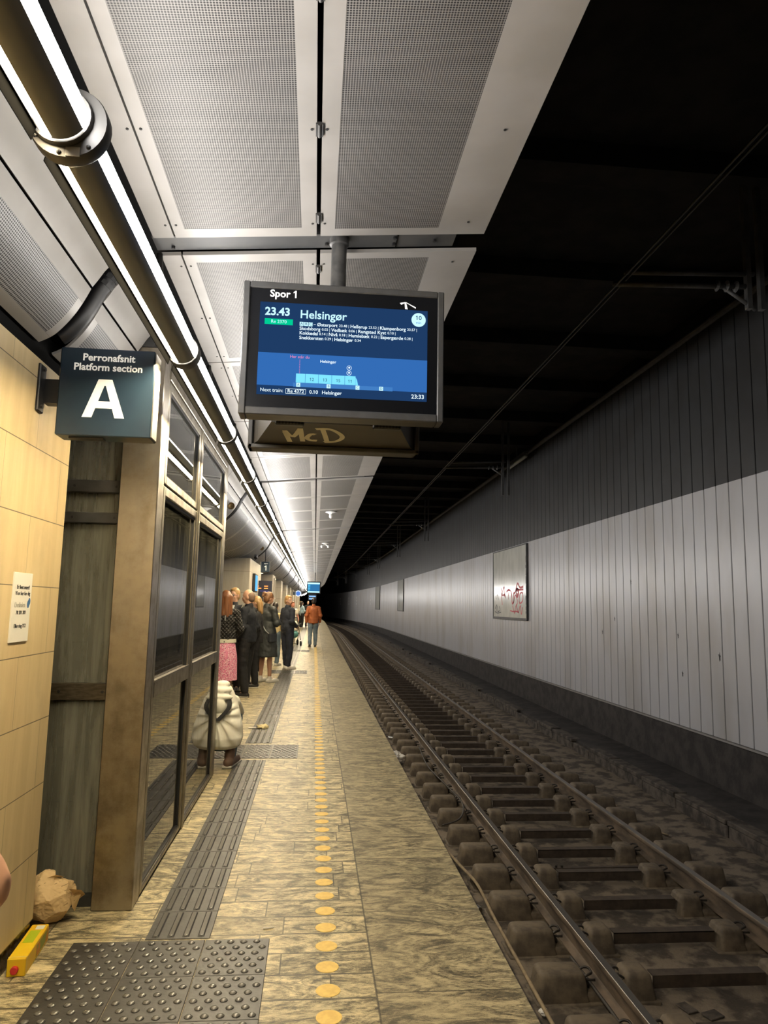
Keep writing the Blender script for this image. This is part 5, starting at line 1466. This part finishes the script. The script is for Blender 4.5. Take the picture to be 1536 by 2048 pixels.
# man in the navy sweater
def ex_sweat(root, S, H, J, sol):
    p = S @ (J['wrR'] + Vector((-.05, .10, .03)))
    MB().rbox(-.036, .036, -.075, .075, -.005, .005, .003, 1, Matrix.Translation(p) @ Matrix.Rotation(.5, 4, 'X')).build('phone', F_BLACK, root)
person('person in navy sweater and dark jeans looking back towards the camera, phone in hand', (-.645, 17.6, gz(17.6)), -52, 1.755,
       dict(elR=(.22, -.04, 1.13), wrR=(.10, .19, 1.02), elL=(-.22, -.02, 1.13), wrL=(-.08, .19, 1.03), anL=(-.10, .06, .085), toeL=(-.11, .20, .03)), M_SKIN2, ('short', HBL), ('sweater', F_NAVY2, .93), ('trousers', F_JEANSD), F_WSHOE, (-85, 0), extra=ex_sweat)
# man in the rust jacket walking away
person('person in rust-brown jacket and blue jeans walking away along the yellow dots', (-.045, 26.1, gz(26.1)), 2, 1.76,
       dict(elL=(-.245, -.05, 1.13), wrL=(-.235, -.02, .89), elR=(.245, -.02, 1.13), wrR=(.235, .10, .90), knL=(-.10, .0, .50), anL=(-.105, -.16, .12), toeL=(-.12, -.03, .035), knR=(.09, .06, .50), anR=(.09, .06, .085), toeR=(.10, .21, .03)), M_SKIN2, ('short', HD), ('jacket', F_RUST, .86, .0), ('trousers', F_JEANS), F_BSHOE)
# family group with stroller
person('person in cream top standing behind the stroller', (-.86, 28.2, gz(28.2)), -150, 1.62, dict(elR=(.23, .06, 1.12), wrR=(.15, .26, 1.0), elL=(-.23, .06, 1.12), wrL=(-.15, .26, 1.0)), mat('skin_red', (.60, .24, .17), .5), ('short', HR), ('shirt', F_CREAM, .90), ('trousers', F_CREAM), F_WSHOE, vox=.014, fem=True, sleeves=False)
st = thing('stroller', 'stroller with pale cover and small dark wheels beside the tactile strip', 'stroller', (-.745, 27.1, gz(27.1)), R(15))
MB().tube([(-.20, .35, 1.02), (-.20, .22, .75), (-.20, -.22, .22)], .014, 8).tube([(.20, .35, 1.02), (.20, .22, .75), (.20, -.22, .22)], .014, 8).tube([(-.2, .35, 1.02), (.2, .35, 1.02)], .016, 8).tube([(-.2, .28, .10), (-.2, .02, .55)], .013, 8).tube([(.2, .28, .10), (.2, .02, .55)], .013, 8).build('frame', M_CLIP, st, smooth=True)
solid('seat', [('c', (0, .18, .50), (0, -.12, .42), .15, .14), ('c', (0, .20, .52), (0, .26, .82), .14, .12)], mat('stroller_teal', (.10, .28, .27), .8), st, .016, 2)
solid('cover', [('e', (0, .06, .74), (.17, .17, .17)), ('e', (0, -.05, .60), (.15, .14, .10))], F_CREAM, st, .016, 2)
for x in (-.21, .21):
    for y, r_ in ((-.24, .09), (.28, .11)):
        MB().lathe([(r_ * .6, -.02), (r_, -.018), (r_, .018), (r_ * .6, .02)], 18, Matrix.Translation((x, y, r_)) @ Matrix.Rotation(PI / 2, 4, 'Y')).build('wheel', F_BLACK, st)
person('person in light denim jacket and black trousers far along the platform', (-.80, 44.7, gz(44.7)), -60, 1.66, dict(elR=(.24, .05, 1.14), wrR=(.12, .24, 1.12), elL=(-.24, .05, 1.14), wrL=(-.12, .24, 1.1)), None, ('long', HD), ('jacket', F_DENIM, .98), ('trousers', F_BLACK), F_WSHOE, vox=.016, fem=True)
person('person in black top far along the platform, left of the rust-brown jacket', (-.44, 46.5, gz(46.5)), -170, 1.70, None, None, ('buzz', HG), ('sweater', F_BLACK, .92), ('trousers', F_JEANSD), F_BSHOE, vox=.016)
person('person in pale top farthest down the platform', (-.98, 50.5, gz(50.5)), -120, 1.68, None, None, ('mid', HB), ('shirt', F_CREAM, .90), ('trousers', F_BLACK), F_WSHOE, vox=.018, fem=True)

# person squatting beyond the lift corner in a cream puffer jacket
F_PUFF = mat('puffer_cream', (.82, .80, .70), .6, c2=(.74, .71, .60), ns=7, bump=.2, bs=9)
cr = thing('person', 'person squatting in cream puffer jacket with black strap, half hidden by the lift corner', 'person', (-.895, 7.20, 0), R(-3))
Bc = [('e', (0, .10, .27), (.15, .13, .12)), ('c', (0, .10, .30), (0, .26, .60), .11, .11), ('c', (-.06, .29, .60), (.06, .29, .60), .045, .045), ('c', (0, .30, .64), (0, .42, .64), .05, .048), ('e', (0, .45, .60), (.075, .095, .10))]
for s_ in (-1, 1):
    Bc += [('c', (s_ * .08, .10, .25), (s_ * .095, .46, .40), .08, .06), ('c', (s_ * .095, .46, .40), (s_ * .11, .10, .08), .055, .038), ('c', (s_ * .11, .10, .08), (s_ * .15, .28, .03), .036, .028), ('c', (s_ * .09, .30, .60), (s_ * .10, .55, .44), .048, .04), ('c', (s_ * .10, .55, .44), (s_ * .05, .60, .36), .038, .027)]
    Bc += hand_prims((s_ * .10, .55, .44), (s_ * .05, .60, .36), s_, .6)
solid('body', Bc, M_SKIN, cr, .011, 2)
solid('jeans', [('e', (0, .10, .25), (.175, .145, .115))] + [('c', (s_ * .09, .09, .25), (s_ * .095, .46, .40), .095, .075) for s_ in (-1, 1)] + [('c', (s_ * .095, .46, .40), (s_ * .115, .12, .11), .068, .055) for s_ in (-1, 1)], mat('jeans_squat', (.065, .11, .15), .8, c2=(.10, .15, .2), ns=9), cr, .011, 2)
PJ = [('l', [(0, .06, .175, .175, .12), (0, .05, .21, .215, .155), (0, .06, .28, .238, .18), (0, .09, .38, .226, .18), (0, .13, .50, .190, .165), (0, .18, .60, .150, .14), (0, .22, .69, .105, .105), (0, .25, .74, .07, .07)])]
for s_ in (-1, 1): PJ += [('c', (s_ * .09, .28, .58), (s_ * .10, .53, .45), .075, .07), ('c', (s_ * .10, .53, .45), (s_ * .06, .59, .38), .065, .05)]
pj = solid('puffer_jacket', PJ, F_PUFF, cr, .0085, 2)
# radiating folds pressed into the jacket below the strap
for v in pj.data.vertices:
    x, y, z = v.co
    w8 = min(1, max(0, (.24 - y) / .10)) * min(1, max(0, (.64 - z) / .10)) * max(0, -v.normal.y) ** .5
    if w8 > 0:
        a = math.atan2(.50 - z, abs(x) + .015); rr_ = math.hypot(x, z - .50)
        v.co.y -= w8 * (.018 * math.sin(a * 15 + 1.2 + 1.2 * mnoise.noise(Vector((x * 5, z * 5, 2)))) * min(1, rr_ / .12))
solid('hood', [('e', (0, .16, .765), (.075, .085, .04)), ('e', (0, .10, .715), (.105, .075, .042)), ('e', (0, .045, .655), (.128, .06, .034)), ('e', (0, .0, .57), (.075, .045, .075))], F_PUFF, cr, .009, 2)
solid('hair', [('e', (0, .44, .615), (.085, .10, .085))], HB, cr, .012, 2)
for s_ in (-1, 1):
    mb = MB(); P = [(s_ * .090, .03, .635), (s_ * .104, -.022, .595), (s_ * .098, -.045, .555), (s_ * .058, -.066, .505), (s_ * .006, -.085, .45)]
    P = smoothpath(P, 5); n = len(P)
    for p in P: mb.v += [(p[0] - .019, p[1] - .010, p[2] + .006), (p[0] + .019, p[1] - .010, p[2] - .002), (p[0] + .019, p[1] + .03, p[2]), (p[0] - .019, p[1] + .03, p[2])]
    for i in range(n - 1):
        for k in range(4): mb.f.append((i * 4 + k, i * 4 + (k + 1) % 4, i * 4 + 4 + (k + 1) % 4, i * 4 + 4 + k))
    mb.build('black_strap', F_BLACK, cr)
    sh = solid('shoe', [('c', (s_ * .115, .00, .05), (s_ * .15, .27, .035), .050, .042), ('c', (s_ * .115, .05, .09), (s_ * .115, .10, .14), .05, .05)], F_BRSHOE, cr, .010, 2)
    MB().rbox(-.048, .048, -.19, .15, 0, .025, .010, 2, Matrix.Translation((s_ * .132, .15, .001)) @ Matrix.Rotation(-s_ * .14, 4, 'Z')).build('sole', M_SOLE, sh)
# bystander by the wall, only an elbow in view
person('bare elbow of a bystander at the left edge, in front of the stone wall', (-.80, 1.03, 0), 0, 1.80,
       dict(elR=(.345, .05, 1.135), wrR=(.17, .22, 1.02), shR=(.185, 0, 1.41)), mat('skin_pink', (.85, .46, .28), .55), ('short', HB), ('shirt', F_NAVY, .90), ('trousers', F_JEANSD), F_BSHOE, vox=.010, sleeves=False)
